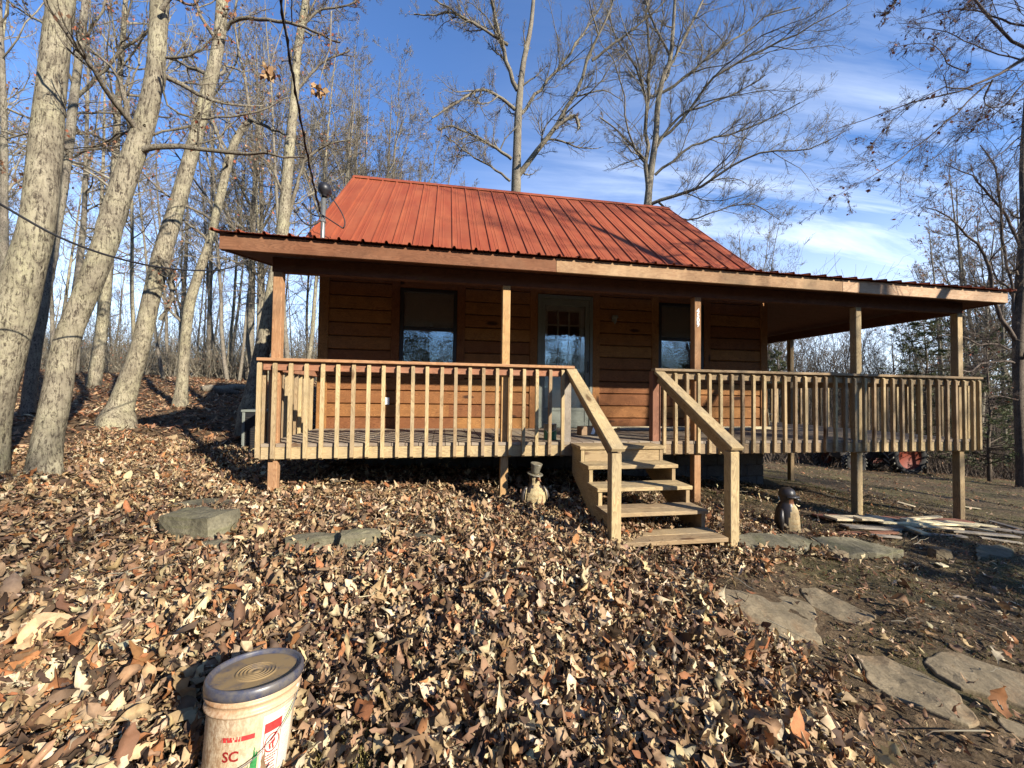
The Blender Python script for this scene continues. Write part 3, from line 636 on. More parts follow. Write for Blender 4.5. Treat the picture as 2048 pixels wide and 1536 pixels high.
ribbed('porch_roof_sheet', (XL_-.06, -OV-.075, FT+.006), (1, 0, 0), (0, 1, SL), XR_-XL_+.12, vf, rib=.229, hrib=.024, parent=pr_)
def vf2(u):
    y = -OV-.075+u; return (0, min(XR_+.055-XI, u+.001)*cosS)
ribbed('porch_side_roof_sheet', (XR_+.06, -OV-.075, FT+.006), (0, 1, 0), (-1, 0, SL), 7.6, vf2, rib=.229, hrib=.024, parent=pr_)
# railings
def baluster(parent, x, y, ax, m_):
    b = MB(); s = .0185; j = random.uniform(-.004, .004); dz = random.uniform(-.006, .006); lean = random.uniform(-.006, .006)
    zt = RT-.034+min(dz, 0); zb = RB-.005+dz; ch = .028
    # outer face carries the chamfers; ax = outward direction
    ox, oy = ax; pr = []
    q = [(-s, zb), (s, zb+ch) if False else (s, zb+ch*.9), (s, zt-ch), (-s, zt)]
    tx, ty = -oy, ox
    P = []
    for k in (-s, s):
        for (o_, z_) in q: P.append((x+ox*o_+tx*k+(z_)*lean*abs(tx), y+oy*o_+ty*k+(z_)*lean*abs(ty), z_))
    of = b.off(); b.v = [tuple(p) for p in P]
    def F(i): b.face(i, [(of[0]+P[k][2], of[1]+P[k][0]*1.0+P[k][1]) for k in i])
    F([0, 1, 2, 3][::-1]); F([4, 5, 6, 7]); F([1, 5, 6, 2][::-1]); F([0, 3, 7, 4][::-1]); F([3, 2, 6, 7][::-1]); F([0, 4, 5, 1][::-1])
    return part(b, 'baluster', m_, parent, .0015)
def railing(name): o = empty(name); o.parent = cabin; o.location = (0, 0, 0); return o
r1 = railing('railing')
for x in [-.122, .022]+[.177+.1543*k for k in range(20)]: baluster(r1, x, -.002, (0, -1), M['treated'])
b = MB(); b.box(-.145, 3.24, -.035, .062, RT-.032, RT, 0); b.box(-.10, 3.12, .018, .055, RT-.125, RT-.034, 0); part(b, 'rail', M['redrail'], r1, .004)
r1b = railing('railing')
for k in range(11): baluster(r1b, -.122, .13+.152*k, (-1, 0), M['treated'])
b = MB(); b.box(-.145, -.05, .064, W-.03, RT-.032, RT, 1); b.box(-.10, -.064, .06, W-.03, RT-.125, RT-.034, 1); part(b, 'rail', M['redrail'], r1b, .004)
b = MB(); b.box(3.13, 3.218, .022, .11, -.037, RT-.034, 2); part(b, 'newel_post', M['greyboard'], r1, .004)
r2 = railing('railing')
for x in [4.39]+[4.543+.1537*k for k in range(31)]+[XR-.022]: baluster(r2, x, -.002, (0, -1), M['treated'])
b = MB(); b.box(4.25, XR+.012, -.035, .062, RT-.032, RT, 0); b.box(4.34, XR-.05, .018, .055, RT-.125, RT-.034, 0); part(b, 'rail', M['treated'], r2, .004)
b = MB(); b.box(4.252, 4.338, .022, .11, -.037, RT-.034, 2); b.box(4.345, 4.38, .06, .14, -.0, RT-.13, 2); part(b, 'newel_post', M['redboard'], r2, .004)
r3 = railing('railing')
for k in range(46): baluster(r3, XR-.022, .13+.1525*k, (1, 0), M['treated'])
b = MB(); b.box(XR-.09, XR+.012, .064, 7.2, RT-.032, RT, 1); b.box(XR-.08, XR-.043, .06, 7.2, RT-.125, RT-.034, 1); part(b, 'rail', M['treated'], r3, .004)
# steps
st = empty('stairs'); st.parent = cabin; st.location = (0, 0, 0)
TY = [-.31, -.56, -.81, -1.055, -1.31]; TZ = [-.012, -.18, -.35, -.52, -.69]
for i, (y, z) in enumerate(zip(TY, TZ)):
    b = MB(); xl, xr = (3.215, 4.225) if i < 4 else (3.245, 4.235)
    d = .295
    if i == 0: b.box(xl, xr, y, y+.14, z-.037, z, 0); b.box(xl, xr, y+.143, y+.31, z-.037, z, 0)
    else: b.box(xl, xr, y, y+.142, z-.037, z, 0); b.box(xl, xr, y+.146, y+.292, z-.037, z, 0)
    part(b, 'tread', M['treated'], st, .004)
for X in (3.235, 4.165):
    b = MB(); poly = []
    ztop = -.052
    pr2 = [(.016, -.052)]
    for y, z in zip(TY, TZ): pr2 += [(y+.03, z-.038), (y+.03, z-.038-.13)] if False else [(y+.02, z-.038)] + ([(y+.02, z-.17+.0)] if z > -.6 else [(y+.02, z-.30)])
    # sawtooth: down each riser then forward under the next tread
    saw = [(.016, -.05)]
    for i, (y, z) in enumerate(zip(TY, TZ)):
        saw.append((y+.02, z-.038)); nz_ = (TZ[i+1]-.038) if i < 4 else z-.20
        saw.append((y+.02, nz_))
    saw += [(TY[4]+.20, TZ[4]-.26), (.016, -.36)]
    n_ = len(saw); b.v = [(X, y, z) for y, z in saw]+[(X+.038, y, z) for y, z in saw]
    of = b.off()
    b.face(list(range(n_)), [(of[0]+y, of[1]+z) for y, z in saw]); b.face(list(range(n_, 2*n_))[::-1], [(of[0]+y, of[1]+z) for y, z in saw[::-1]])
    for i in range(n_): j = (i+1) % n_; b.face([j, i, n_+i, n_+j], [(of[0]+i*.1, of[1]), (of[0]+i*.1+.1, of[1]), (of[0]+i*.1+.1, of[1]+.04), (of[0]+i*.1, of[1]+.04)])
    part(b, 'stringer', M['treated'], st)
for i in (0,):
    b = MB(); b.box(3.28, 4.16, -.285+.0, -.25, -.18+.002, -.052, 0); part(b, 'riser_board', M['treated'], st)
for X, nm in ((3.20, 'l'), (4.33, 'r')):
    y0, y1 = -1.27, -1.18; gz = h1(X, -1.2)-.1
    b = MB(); b.box(X-.045, X+.045, y0, y1, gz, .055, 2); part(b, 'newel_post', M['treated'], st, .005)
    xt = 3.205 if nm == 'l' else 4.32
    b = MB(); p0 = Vector((xt+.0, .0, RT-.045)); p1 = Vector((X, -1.30, .085))
    b.beam(p0, p1, .125, .036, (1, 0, 0)); q0 = p0+Vector((0, 0, -.075)); q1 = p1+Vector((0, .06, -.075)); b.beam(q0, q1, .04, .10, (1, 0, 0)); part(b, 'handrail', M['treated'], st, .004)
    b = MB(); b.box(X-.062, X+.062, -1.345, -1.302, .030, .085); 
# house number on the third post
def text_mesh(body, size, thick):
    cu = bpy.data.curves.new('txt', 'FONT'); cu.offset = size*.025; cu.body = body; cu.size = size; cu.extrude = thick; cu.align_x = 'CENTER'; cu.resolution_u = 3
    o = bpy.data.objects.new('txt', cu); COL.objects.link(o); dg = bpy.context.evaluated_depsgraph_get(); me = bpy.data.meshes.new_from_object(o.evaluated_get(dg)); bpy.data.objects.remove(o); return me
for i, ch in enumerate('4509'):
    me = text_mesh(ch, .082, .002); me.materials.clear(); me.materials.append(M['white']); o = bpy.data.objects.new('house_number', me); COL.objects.link(o); o.parent = cabin
    o.rotation_euler = (R(90), 0, 0); o.location = Vector((4.88, .101-.048, 1.60-.058*i))-_o
# electrical service mast
ms = empty('service_mast'); ms.parent = cabin; ms.location = (0, 0, 0); mx_, my_ = .03, 1.45
b = MB(); b.tube([(mx_, my_, 2.2), (mx_, my_, 3.30)], .030, 14); part(b, 'mast_pipe', M['grey_metal'], ms, smooth=True)
b = MB(); b.lathe([(.0, .13), (.04, .125), (.075, .10), (.09, .05), (.085, .0), (.04, -.04), (.036, -.06)], 18, (mx_+.015, my_-.02, 3.34), sx=1.0, sy=1.15); part(b, 'weatherhead', M['black'], ms, smooth=True)
b = MB(); b.box(mx_-.04, mx_+.04, my_-.04, my_+.04, 2.62, 2.68); part(b, 'clamp', M['grey_metal'], ms, .004); b = MB(); b.box(mx_-.035, mx_+.035, my_-.035, my_+.035, 2.92, 2.96); part(b, 'clamp', M['grey_metal'], ms, .004)
b = MB()
def arc(p, q, sag, n=9, side=(0, 0, 0)):
    p, q = Vector(p), Vector(q); s_ = Vector(side); return [p.lerp(q, i/(n-1))+(Vector((0, 0, -sag))+s_)*4*(i/(n-1))*(1-i/(n-1)) for i in range(n)]
b.tube(arc((mx_, my_-.05, 3.0), (mx_-.22, my_-.1, 3.10), .06), .010, 6); b.tube(arc((mx_-.22, my_-.1, 3.10), (mx_-.24, my_-.1, 3.125), 0, 3), .020, 6)
b.tube(arc((mx_-.02, my_-.05, 2.93), (mx_-.31, my_-.12, 2.98), .12), .010, 6); b.tube(arc((mx_-.31, my_-.12, 2.98), (mx_-.335, my_-.12, 3.005), 0, 3), .020, 6)
b.tube(arc((mx_+.07, my_-.04, 3.32), (mx_+.28, my_-.05, 2.84), .12, 12, (.10, 0, .06)), .009, 6); b.tube(arc((mx_+.28, my_-.05, 2.84), (mx_, my_-.04, 3.01), .0, 6), .009, 6)
part(b, 'drip_loops', M['cable'], ms, smooth=True)
# overhead cables
def cable(name, pts, r, label):
    b = MB(); b.tube(pts, r, 6); o = b.build(name, M['cable'], smooth=True); return tag(o, label, 'cable')
A_ = atD(556, -30, 3.2); B_ = Vector((mx_-.02, my_-.05, 3.02)); pts = [A_.lerp(B_, i/30)+Vector((.0, 0, -.35))*4*(i/30)*(1-i/30)*.35 for i in range(31)]
b = MB(); b.tube(pts, .009, 6); pts2 = [p+Vector((math.sin(i*1.9)*.014, math.cos(i*1.9)*.014, .0)) for i, p in enumerate(pts)]; b.tube(pts2, .007, 5); tag(b.build('power_cable', M['cable'], smooth=True), 'twisted black power cable dropping from the sky to the roof mast', 'cable')
P_ = [atD(-60, 372, 2.7), atD(0, 408, 2.9), atD(120, 475, 3.2), atD(230, 515, 3.6), atD(330, 536, 4.1), atD(410, 541, 4.6), atD(455, 537, 5.0), atD(480, 527, 5.2), atD(530, 500, 5.4)]
pp = []
for i in range(len(P_)-1):
    a_, b2 = P_[max(i-1, 0)], P_[min(i+2, len(P_)-1)]
    for k in range(5):
        t_ = k/5; p0, p1, p2, p3 = a_, P_[i], P_[i+1], b2
        pp.append(.5*((2*p1)+(p2-p0)*t_+(2*p0-5*p1+4*p2-p3)*t_*t_+(3*p1-p0-3*p2+p3)*t_**3))
cable('phone_cable', pp+[P_[-1]], .0088, 'thin black cable sagging in front of the trunks to the porch eave')
# ------------------------------------------------------------ stones
def in_poly(x, y, poly):
    x = np.asarray(x); y = np.asarray(y); ins = np.zeros(x.shape, bool); n = len(poly)
    for i in range(n):
        x0, y0 = poly[i]; x1, y1 = poly[(i+1) % n]
        c = ((y0 > y) != (y1 > y)) & (x < (x1-x0)*(y-y0)/((y1-y0)+1e-12)+x0); ins ^= c
    return ins
NOLEAF = []
def slab(name, px, thick, m_, label, cat, lift=.01, rough=.012, group=None, seed=0, dip=.06):
    pts = [gpx(u, v) for u, v in px]; cx_ = sum(p.x for p in pts)/len(pts); cy_ = sum(p.y for p in pts)/len(pts); cz_ = h1(cx_, cy_)
    # plane fitted through the ground under the stone
    A = np.array([[p.x-cx_, p.y-cy_, 1] for p in pts]); zz = H(np.array([p.x for p in pts]), np.array([p.y for p in pts])); co = np.linalg.lstsq(A, zz, rcond=None)[0]
    k_ = 1.10 if name == 'flagstone' else 1.0; NOLEAF.append([(cx_+(p.x-cx_)*k_, cy_+(p.y-cy_)*k_) for p in pts]); rs = random.Random(seed)
    bm = bmesh.new(); ring = []
    n = len(pts)
    for i in range(n):
        a, b = pts[i], pts[(i+1) % n]; L = (b-a).length; k = max(2, int(L/.05))
        for j in range(k):
            p = a.lerp(b, j/k); nrm = Vector((b.y-a.y, a.x-b.x, 0)).normalized(); jx = (rs.random()-.5)*.022
            ring.append(Vector((p.x-cx_, p.y-cy_, 0))+nrm*jx)
    vs = [bm.verts.new((p.x, p.y, 0)) for p in ring]; f = bm.faces.new(vs); bmesh.ops.triangulate(bm, faces=[f])
    for _ in range(3):
        es = [e for e in bm.edges if e.calc_length() > .07]
        if es: bmesh.ops.subdivide_edges(bm, edges=es, cuts=1); bmesh.ops.triangulate(bm, faces=bm.faces[:])
    top = bm.faces[:]; r_ = bmesh.ops.extrude_face_region(bm, geom=top)
    nv = [v for v in r_['geom'] if isinstance(v, bmesh.types.BMVert)]; up = set(nv)
    bed = {v for v in up if v.is_boundary or any(len(e.link_faces) == 2 and any(abs(ff.normal.z) < .5 for ff in e.link_faces) for e in v.link_edges)}
    from mathutils import noise as mn
    for v in bm.verts:
        base = co[0]*v.co.x+co[1]*v.co.y+co[2]
        base = max(base, h1(v.co.x+cx_, v.co.y+cy_)-.002)
        if v in up:
            z = base+lift+rough*1.6*mn.noise(Vector((v.co.x*3+seed, v.co.y*3, 0)))+rough*.7*mn.noise(Vector((v.co.x*14, v.co.y*14, seed)))
            v.co.z = z-cz_
        else:
            v.co.z = base-thick-cz_; v.co.x *= 1.02; v.co.y *= 1.02
    bmesh.ops.recalc_face_normals(bm, faces=bm.faces[:])
    me = bpy.data.meshes.new(name); bm.to_mesh(me); bm.free(); me.materials.append(m_)
    o = bpy.data.objects.new(name, me); COL.objects.link(o); o.location = (cx_, cy_, cz_)
    b = o.modifiers.new('bevel', 'BEVEL'); b.width = .008; b.segments = 2; b.limit_method = 'ANGLE'; b.angle_limit = R(50)
    return tag(o, label, cat, group)
def zf(ox, oy, s, L): return [(ox+x*s, oy+y*s) for x, y in L]
Z6 = lambda L: zf(1400, 1150, .3164, L); Z7 = lambda L: zf(1400, 850, .3164, L); Z4 = lambda L: zf(0, 950, .2734, L)
slab('flagstone', Z6([(110, 105), (250, 115), (420, 135), (600, 150), (690, 190), (740, 260), (740, 370), (765, 440), (640, 420), (510, 435), (350, 350), (200, 250)]), .06, M['flag'], 'broad flat tan flagstone at the edge of the leaf drift below the steps', 'flagstone', .012, seed=1)
slab('flagstone', Z6([(630, 85), (720, 90), (880, 160), (1120, 275), (1010, 318), (860, 280), (700, 190)]), .06, M['flag'], 'narrow pointed flagstone just beyond the broad tan one', 'flagstone', .012, seed=2)
slab('flagstone', Z6([(985, 515), (1160, 510), (1350, 610), (1600, 750), (1780, 950), (1700, 970), (1450, 880), (1200, 780), (1080, 700)]), .06, M['flag'], 'long grey-brown flagstone with a curled leaf lying on its upper end', 'flagstone', .012, seed=3)
slab('flagstone', Z6([(1420, 560), (1600, 470), (1750, 540), (2048, 650), (2300, 760), (2300, 960), (2048, 860), (1850, 790), (1650, 740), (1500, 640)]), .06, M['flag'], 'half shaded flagstone running out of the picture at its edge', 'flagstone', .012, seed=4)
slab('flagstone', Z6([(1870, 900), (2048, 960), (2200, 1050), (2200, 1120), (2048, 1045), (1930, 990)]), .06, M['flag'], 'small flagstone corner nearest the bottom of the picture on the path', 'flagstone', .010, seed=5)
slab('stone_slab', Z7([(215, 745), (400, 730), (600, 735), (760, 790), (770, 815), (480, 825), (340, 810), (230, 780)]), .12, M['rock'], 'dark flat stone slab beside the foot of the stair post', 'stone slab', .07, seed=6)
slab('stone_slab', Z7([(700, 750), (950, 745), (1150, 795), (1290, 835), (1140, 850), (900, 850), (780, 800)]), .12, M['rock'], 'flat mossy stone slab between the stair slab and the loose rocks', 'stone slab', .06, seed=7)
slab('stone_slab', Z7([(1740, 790), (1900, 770), (1980, 800), (1970, 850), (1750, 860)]), .10, M['rock'], 'low dark stone in front of the scrap boards, farthest along the path edge', 'stone slab', .035, seed=8)
slab('stone_slab', Z4([(1210, 250), (1330, 215), (1560, 190), (1830, 200), (1700, 240), (1500, 262), (1330, 280)]), .08, M['rock'], 'flat greenish stone lying behind the boulder near the corner post', 'stone slab', .035, seed=9)
slab('stone_slab', zf(560, 1050, .2835, [(860, 85), (960, 80), (1150, 100), (1210, 125), (1090, 160), (960, 135)]), .05, M['rock'], 'thin grey stone slab half buried in leaves in the middle', 'stone slab', .035, seed=10)
def rock(name, u, v, wpx, hpx, m_, label, seed, dy=.7, sink=.35, flat=1.0, cat='rock'):
    p = gpx(u, v+hpx*.35); D = (p-Vector(CAMP)).dot(Vector(_F)); w_ = wpx/FPX*D; h_ = hpx/FPX*D*1.15
    bm = bmesh.new(); bmesh.ops.create_cube(bm, size=1); bmesh.ops.subdivide_edges(bm, edges=bm.edges[:], cuts=7, use_grid_fill=True)
    from mathutils import noise as mn
    for q in bm.verts:
        c = q.co.copy(); s_ = c.normalized()*.62; c = c.lerp(s_, .38)
        n_ = mn.noise(c*2.2+Vector((seed*7.1, 0, 0)))*.16+mn.noise(c*6+Vector((seed*3.3, 2, 0)))*.05+mn.noise(c*15+Vector((0, seed, 0)))*.018
        c *= 1+n_; q.co = Vector((c.x*w_*1.02, c.y*w_*dy, (c.z+.5-sink)*h_*1.5*flat))
    for f in bm.faces: f.smooth = False
    me = bpy.data.meshes.new(name); bm.to_mesh(me); bm.free(); me.materials.append(m_); o = bpy.data.objects.new(name, me); COL.objects.link(o)
    o.location = (p.x, p.y+.0, h1(p.x, p.y)); o.rotation_euler = (random.uniform(-.05, .05), random.uniform(-.05, .05), seed*.7 % 1.0-.5)
    NOLEAF.append([(p.x+math.cos(a)*w_*.42, p.y+math.sin(a)*w_*dy*.42) for a in np.linspace(0, 6.28, 9)[:-1]])
    return tag(o, label, cat)
rock('boulder', 402, 1064, 118, 48, M['rock'], 'blocky pale boulder with a flat top standing in the leaves', 3, .6, .30)
rock('rock', 430, 1098, 52, 16, M['rock'], 'small grey rock at the foot of the blocky boulder', 5, .7)
rock('rock', 628, 1092, 104, 26, M['rock'], 'grey angular rock, longer one of the pair half buried in leaves', 8, .45)
rock('rock', 718, 1088, 76, 34, M['rock'], 'grey rounded rock beside the longer half buried one', 11, .5)
rock('rock', 1676, 1114, 34, 15, M['flag'], 'small tan rock catching the sun between the dark slabs', 14, .7)
rock('rock', 1880, 1110, 30, 17, M['flag'], 'yellowish rock standing beside the low dark stone by the scrap boards', 16, .7)

# ------------------------------------------------------------ leaf litter
def leaves(name, N, region, dens, lens, pal, weights, curl=1.0, tilt=.5, lift=.045, seed=1, ns=5, soft=1.0, mask=True, label=None):
    r = np.random.default_rng(seed); pts = np.empty((0, 2)); x0, x1, y0, y1 = region
    while len(pts) < N:
        c = np.c_[r.uniform(x0, x1, N), r.uniform(y0, y1, N)]; k = r.random(N) < dens(c[:, 0], c[:, 1]); c = c[k]
        # keep what the lens can roughly see
        d = np.c_[c[:, 0]-CX, c[:, 1]-CY]; f = d @ _F[:2]; s_ = d @ _R[:2]; c = c[(f > .45) & (np.abs(s_) < f*1.45+.7)]
        if mask:
            ins = np.zeros(len(c), bool)
            for po in NOLEAF: ins |= in_poly(c[:, 0], c[:, 1], po)
            c = c[~ins | (r.random(len(c)) < .035)]
        pts = np.r_[pts, c]
    P = pts[:N]; L = r.choice(lens[0], N, p=lens[1])*r.uniform(.8, 1.2, N); Wd = L*r.uniform(.24, .56, N)
    s = np.linspace(0, 1, ns); oak = r.random(N) < .55; tt = np.array([-1, 0, 1.0])
    prof = np.sin(np.pi*np.clip(s**.85*.95+.03, 0, 1))**.62
    lob = 1+.10*r.uniform(-1, 1, (N, ns))+np.where(oak[:, None], .30*np.sin(s[None]*r.uniform(15, 24, (N, 1))+r.uniform(0, 6.28, (N, 1))), 0); wv = Wd[:, None]*.5*prof[None]*lob
    along = (s-.5)[None]*L[:, None]
    cu = r.normal(0, 1.15*curl, N); cl = r.normal(0, .8*curl, N)   # roll across, bend along
    roll = (r.random(N) < .38*curl); cu = np.where(roll, np.sign(cu)*r.uniform(2.0, 4.2, N), cu)
    lx = np.repeat(along[:, :, None], 3, 2); ang = cu[:, None, None]*.5*tt[None, None, :]*(wv/ (Wd[:, None]*.5+1e-9))[:, :, None]
    rad = (wv[:, :, None])/np.maximum(np.abs(cu[:, None, None]*.5), .15)
    ly = np.where(np.abs(cu)[:, None, None] > .3, np.sin(ang)*rad*np.sign(cu)[:, None, None], tt[None, None, :]*wv[:, :, None]); lz = (1-np.cos(ang))*rad*np.sign(cu)[:, None, None]
    lz = lz+cl[:, None, None]*((s-.5)[None, :, None]**2)*L[:, None, None]+r.normal(0, .006, lz.shape)*(ns > 3)*(L[:, None, None]/.1)
    wig = r.uniform(-.5, .5, N)[:, None]*np.sin(s*3.2)[None]*L[:, None]*.22; ly = ly+wig[:, :, None]
    V = np.stack([lx, ly, lz], -1).reshape(N, ns*3, 3)
    yaw = r.uniform(0, 2*np.pi, N); pi_ = r.normal(0, tilt, N); ro = r.normal(0, tilt*.9, N)
    cy, sy, cp, sp_, cr, sr = np.cos(yaw), np.sin(yaw), np.cos(pi_), np.sin(pi_), np.cos(ro), np.sin(ro)
    Rz = np.zeros((N, 3, 3)); Rz[:, 0, 0] = cy; Rz[:, 0, 1] = -sy; Rz[:, 1, 0] = sy; Rz[:, 1, 1] = cy; Rz[:, 2, 2] = 1
    Ry = np.zeros((N, 3, 3)); Ry[:, 0, 0] = cp; Ry[:, 0, 2] = sp_; Ry[:, 2, 0] = -sp_; Ry[:, 2, 2] = cp; Ry[:, 1, 1] = 1
    Rx = np.zeros((N, 3, 3)); Rx[:, 0, 0] = 1; Rx[:, 1, 1] = cr; Rx[:, 1, 2] = -sr; Rx[:, 2, 1] = sr; Rx[:, 2, 2] = cr
    V = np.einsum('nij,nkj->nki', Rz @ Ry @ Rx, V)
    z = H(P[:, 0], P[:, 1])+r.uniform(.004, lift, N)+np.abs(np.sin(pi_))*L*.16
    V[:, :, 0] += P[:, None, 0]; V[:, :, 1] += P[:, None, 1]; V[:, :, 2] += z[:, None]
    b = (np.arange(N)*ns*3)[:, None, None]; q = []
    for i in range(ns-1):
        for j in range(2): q.append([i*3+j, i*3+j+1, i*3+4+j, i*3+3+j])
    F = (b+np.array(q)[None]).reshape(-1, 4)
    pal = np.array(pal); ci = r.choice(len(pal), N, p=np.array(weights)/sum(weights)); C = pal[ci]*r.uniform(.72, 1.25, (N, 1))*r.uniform(.93, 1.07, (N, 3))
    CV = C[:, None, None, :]*np.array([.9, 1.14, .9])[None, None, :, None]*r.uniform(.9, 1.1, (N, ns, 1, 1)); o = npmesh(name, V.reshape(-1, 3), F, M['leaf'], smooth=True, col=CV.reshape(-1, 3)); return tag(o, label, kind='stuff')
TAN = [(.42, .30, .165), (.54, .43, .27), (.31, .20, .105), (.17, .095, .052), (.29, .125, .05), (.07, .045, .03), (.23, .15, .09)]
OUTH = lambda x, y: ((x < -.15) | (x > 7.5) | (y < 1.8))
def edge(x, y):     # right hand limit of the deep litter: it runs from the steps down to the viewer
    e = np.interp(y, [-4.6, -3.4, -2.9, -2.3, -1.8, -1.3, -.9, .5], [3.3, 3.35, 3.45, 3.72, 3.72, 5.2, 6.2, 4.2])
    return np.clip((e-x)/.35+.5+.5*np.sin(x*9+y*7), 0, 1)
d_near = lambda x, y: (.03+.97*edge(x, y))*(1-.75*((y > .1) & (x > -.1) & (x < 3.2)))*OUTH(x, y)*np.where(in_poly(x, y, [(.75, -2.35), (1.7, -2.2), (1.75, -3.0), (1.45, -3.3), (.8, -3.4)]) & (x > 1.35), .35, 1)
leaves('fallen_leaves', 52000, (-3.2, 6.5, -4.2, 2.4), lambda x, y: d_near(x, y)*np.where(y < -1.6, 1.0, .62), ([.032, .05, .072, .098, .125], [.27, .31, .26, .12, .04]), TAN, [24, 15, 20, 16, 9, 11, 14], 1.15, .58, .075, 3, ns=7, label='thick drift of dry tan and brown oak leaves covering the ground')
leaves('fallen_leaves', 12000, (-.5, 5.2, -4.2, -2.0), lambda x, y: d_near(x, y), ([.04, .065, .10, .14], [.4, .32, .2, .08]), TAN, [24, 16, 18, 16, 9, 13, 14], 1.3, .75, .10, 4, ns=9, label='loose curled dry leaves on the nearest part of the drift')
RED = [(.36, .235, .13), (.45, .33, .20), (.27, .15, .08), (.18, .085, .045), (.31, .135, .06), (.085, .05, .032)]
leaves('fallen_leaves', 42000, (-26, 3, .5, 27), lambda x, y: OUTH(x, y)*np.clip(2.6/(1+np.hypot(x-CX, y-CY)*.22), .12, 1), ([.06, .09, .12, .155], [.35, .3, .25, .1]), RED, [20, 14, 22, 18, 14, 10], .7, .38, .05, 5, 3, label='brown leaf carpet running back under the leaning trees')
leaves('fallen_leaves', 9000, (4.2, 26, -3, 16), lambda x, y: OUTH(x, y)*(.22+.78*in_poly(x, y, [(9.3, 1.5), (17, -.5), (26, 2), (26, 12), (11, 9)])), ([.035, .055, .08], [.45, .35, .2]), RED, [16, 14, 22, 20, 8, 14], .8, .35, .03, 6, 3, label='thin scatter of leaves over the bare slope beside the porch')
leaves('leaf_crumbs', 26000, (2.8, 9.5, -3.6, 1.8), lambda x, y: np.clip(1.15-edge(x, y), .1, 1), ([.012, .02, .035, .05], [.35, .3, .2, .15]), TAN+[(.05, .035, .02)], [12, 8, 14, 16, 5, 22, 14, 22], .8, .5, .018, 8, 3, label='crumbled leaf bits and bark on the bare soil of the path')
# a few big curled leaves and sticks
# short grass and moss tufts on the bare right-hand slope
def grass(name, N, region, dens, hgt, seed, label, pal):
    r = np.random.default_rng(seed); pts = np.empty((0, 2)); x0, x1, y0, y1 = region
    while len(pts) < N:
        c = np.c_[r.uniform(x0, x1, N), r.uniform(y0, y1, N)]; nz_ = np.sin(c[:, 0]*1.7+c[:, 1]*2.3)+np.sin(c[:, 0]*3.1-c[:, 1]*1.1+2)+np.sin(c[:, 1]*5.3+c[:, 0]*.6)
        c = c[(r.random(N) < dens(c[:, 0], c[:, 1])*np.clip(.35+nz_*.4, .04, 1))]; ins = np.zeros(len(c), bool)
        for po in NOLEAF: ins |= in_poly(c[:, 0], c[:, 1], po)
        pts = np.r_[pts, c[~ins]]
    P = pts[:N]; h = hgt*r.uniform(.4, 1.3, N); a = r.uniform(0, 6.28, N); w_ = h*.12+.0012; le = r.normal(0, .6, (N, 2))*h[:, None]
    z = H(P[:, 0], P[:, 1])-.002; dx, dy = np.cos(a)*w_, np.sin(a)*w_
    V = np.stack([np.c_[P[:, 0]-dx, P[:, 1]-dy, z], np.c_[P[:, 0]+dx, P[:, 1]+dy, z], np.c_[P[:, 0]+le[:, 0], P[:, 1]+le[:, 1], z+h]], 1)
    F = np.arange(N*3).reshape(-1, 3); C = np.array(pal)[r.integers(0, len(pal), N)]*r.uniform(.7, 1.3, (N, 1))
    return tag(npmesh(name, V.reshape(-1, 3), F, M['needle'], col=np.repeat(C, 3, 0)), label, kind='stuff')
GP2 = [(.10, .12, .03), (.16, .16, .05), (.24, .20, .08), (.07, .09, .03)]
grass('grass', 26000, (2.9, 13, -3.8, 6), lambda x, y: np.clip(1.1-edge(x, y), 0, 1)*OUTH(x, y)*np.clip(1.3-np.hypot(x-4, y+1)*.07, .15, 1), .022, 21, 'sparse short moss and grass on the bare soil', GP2)
grass('grass', 3500, (-3.2, -1.2, -.4, 1.6), lambda x, y: np.exp(-((x+2.2)**2+(y-.3)**2)/.35), .028, 22, 'green moss round the foot of the big leaning trunks', GP2)
grass('grass', 3000, (1.3, 1.95, -3.35, -2.6), lambda x, y: np.exp(-((x-1.6)**2+(y+3.0)**2)/.05), .02, 23, 'mossy bare patch beside the bucket', [(.24, .20, .06), (.16, .13, .05), (.3, .25, .1)])
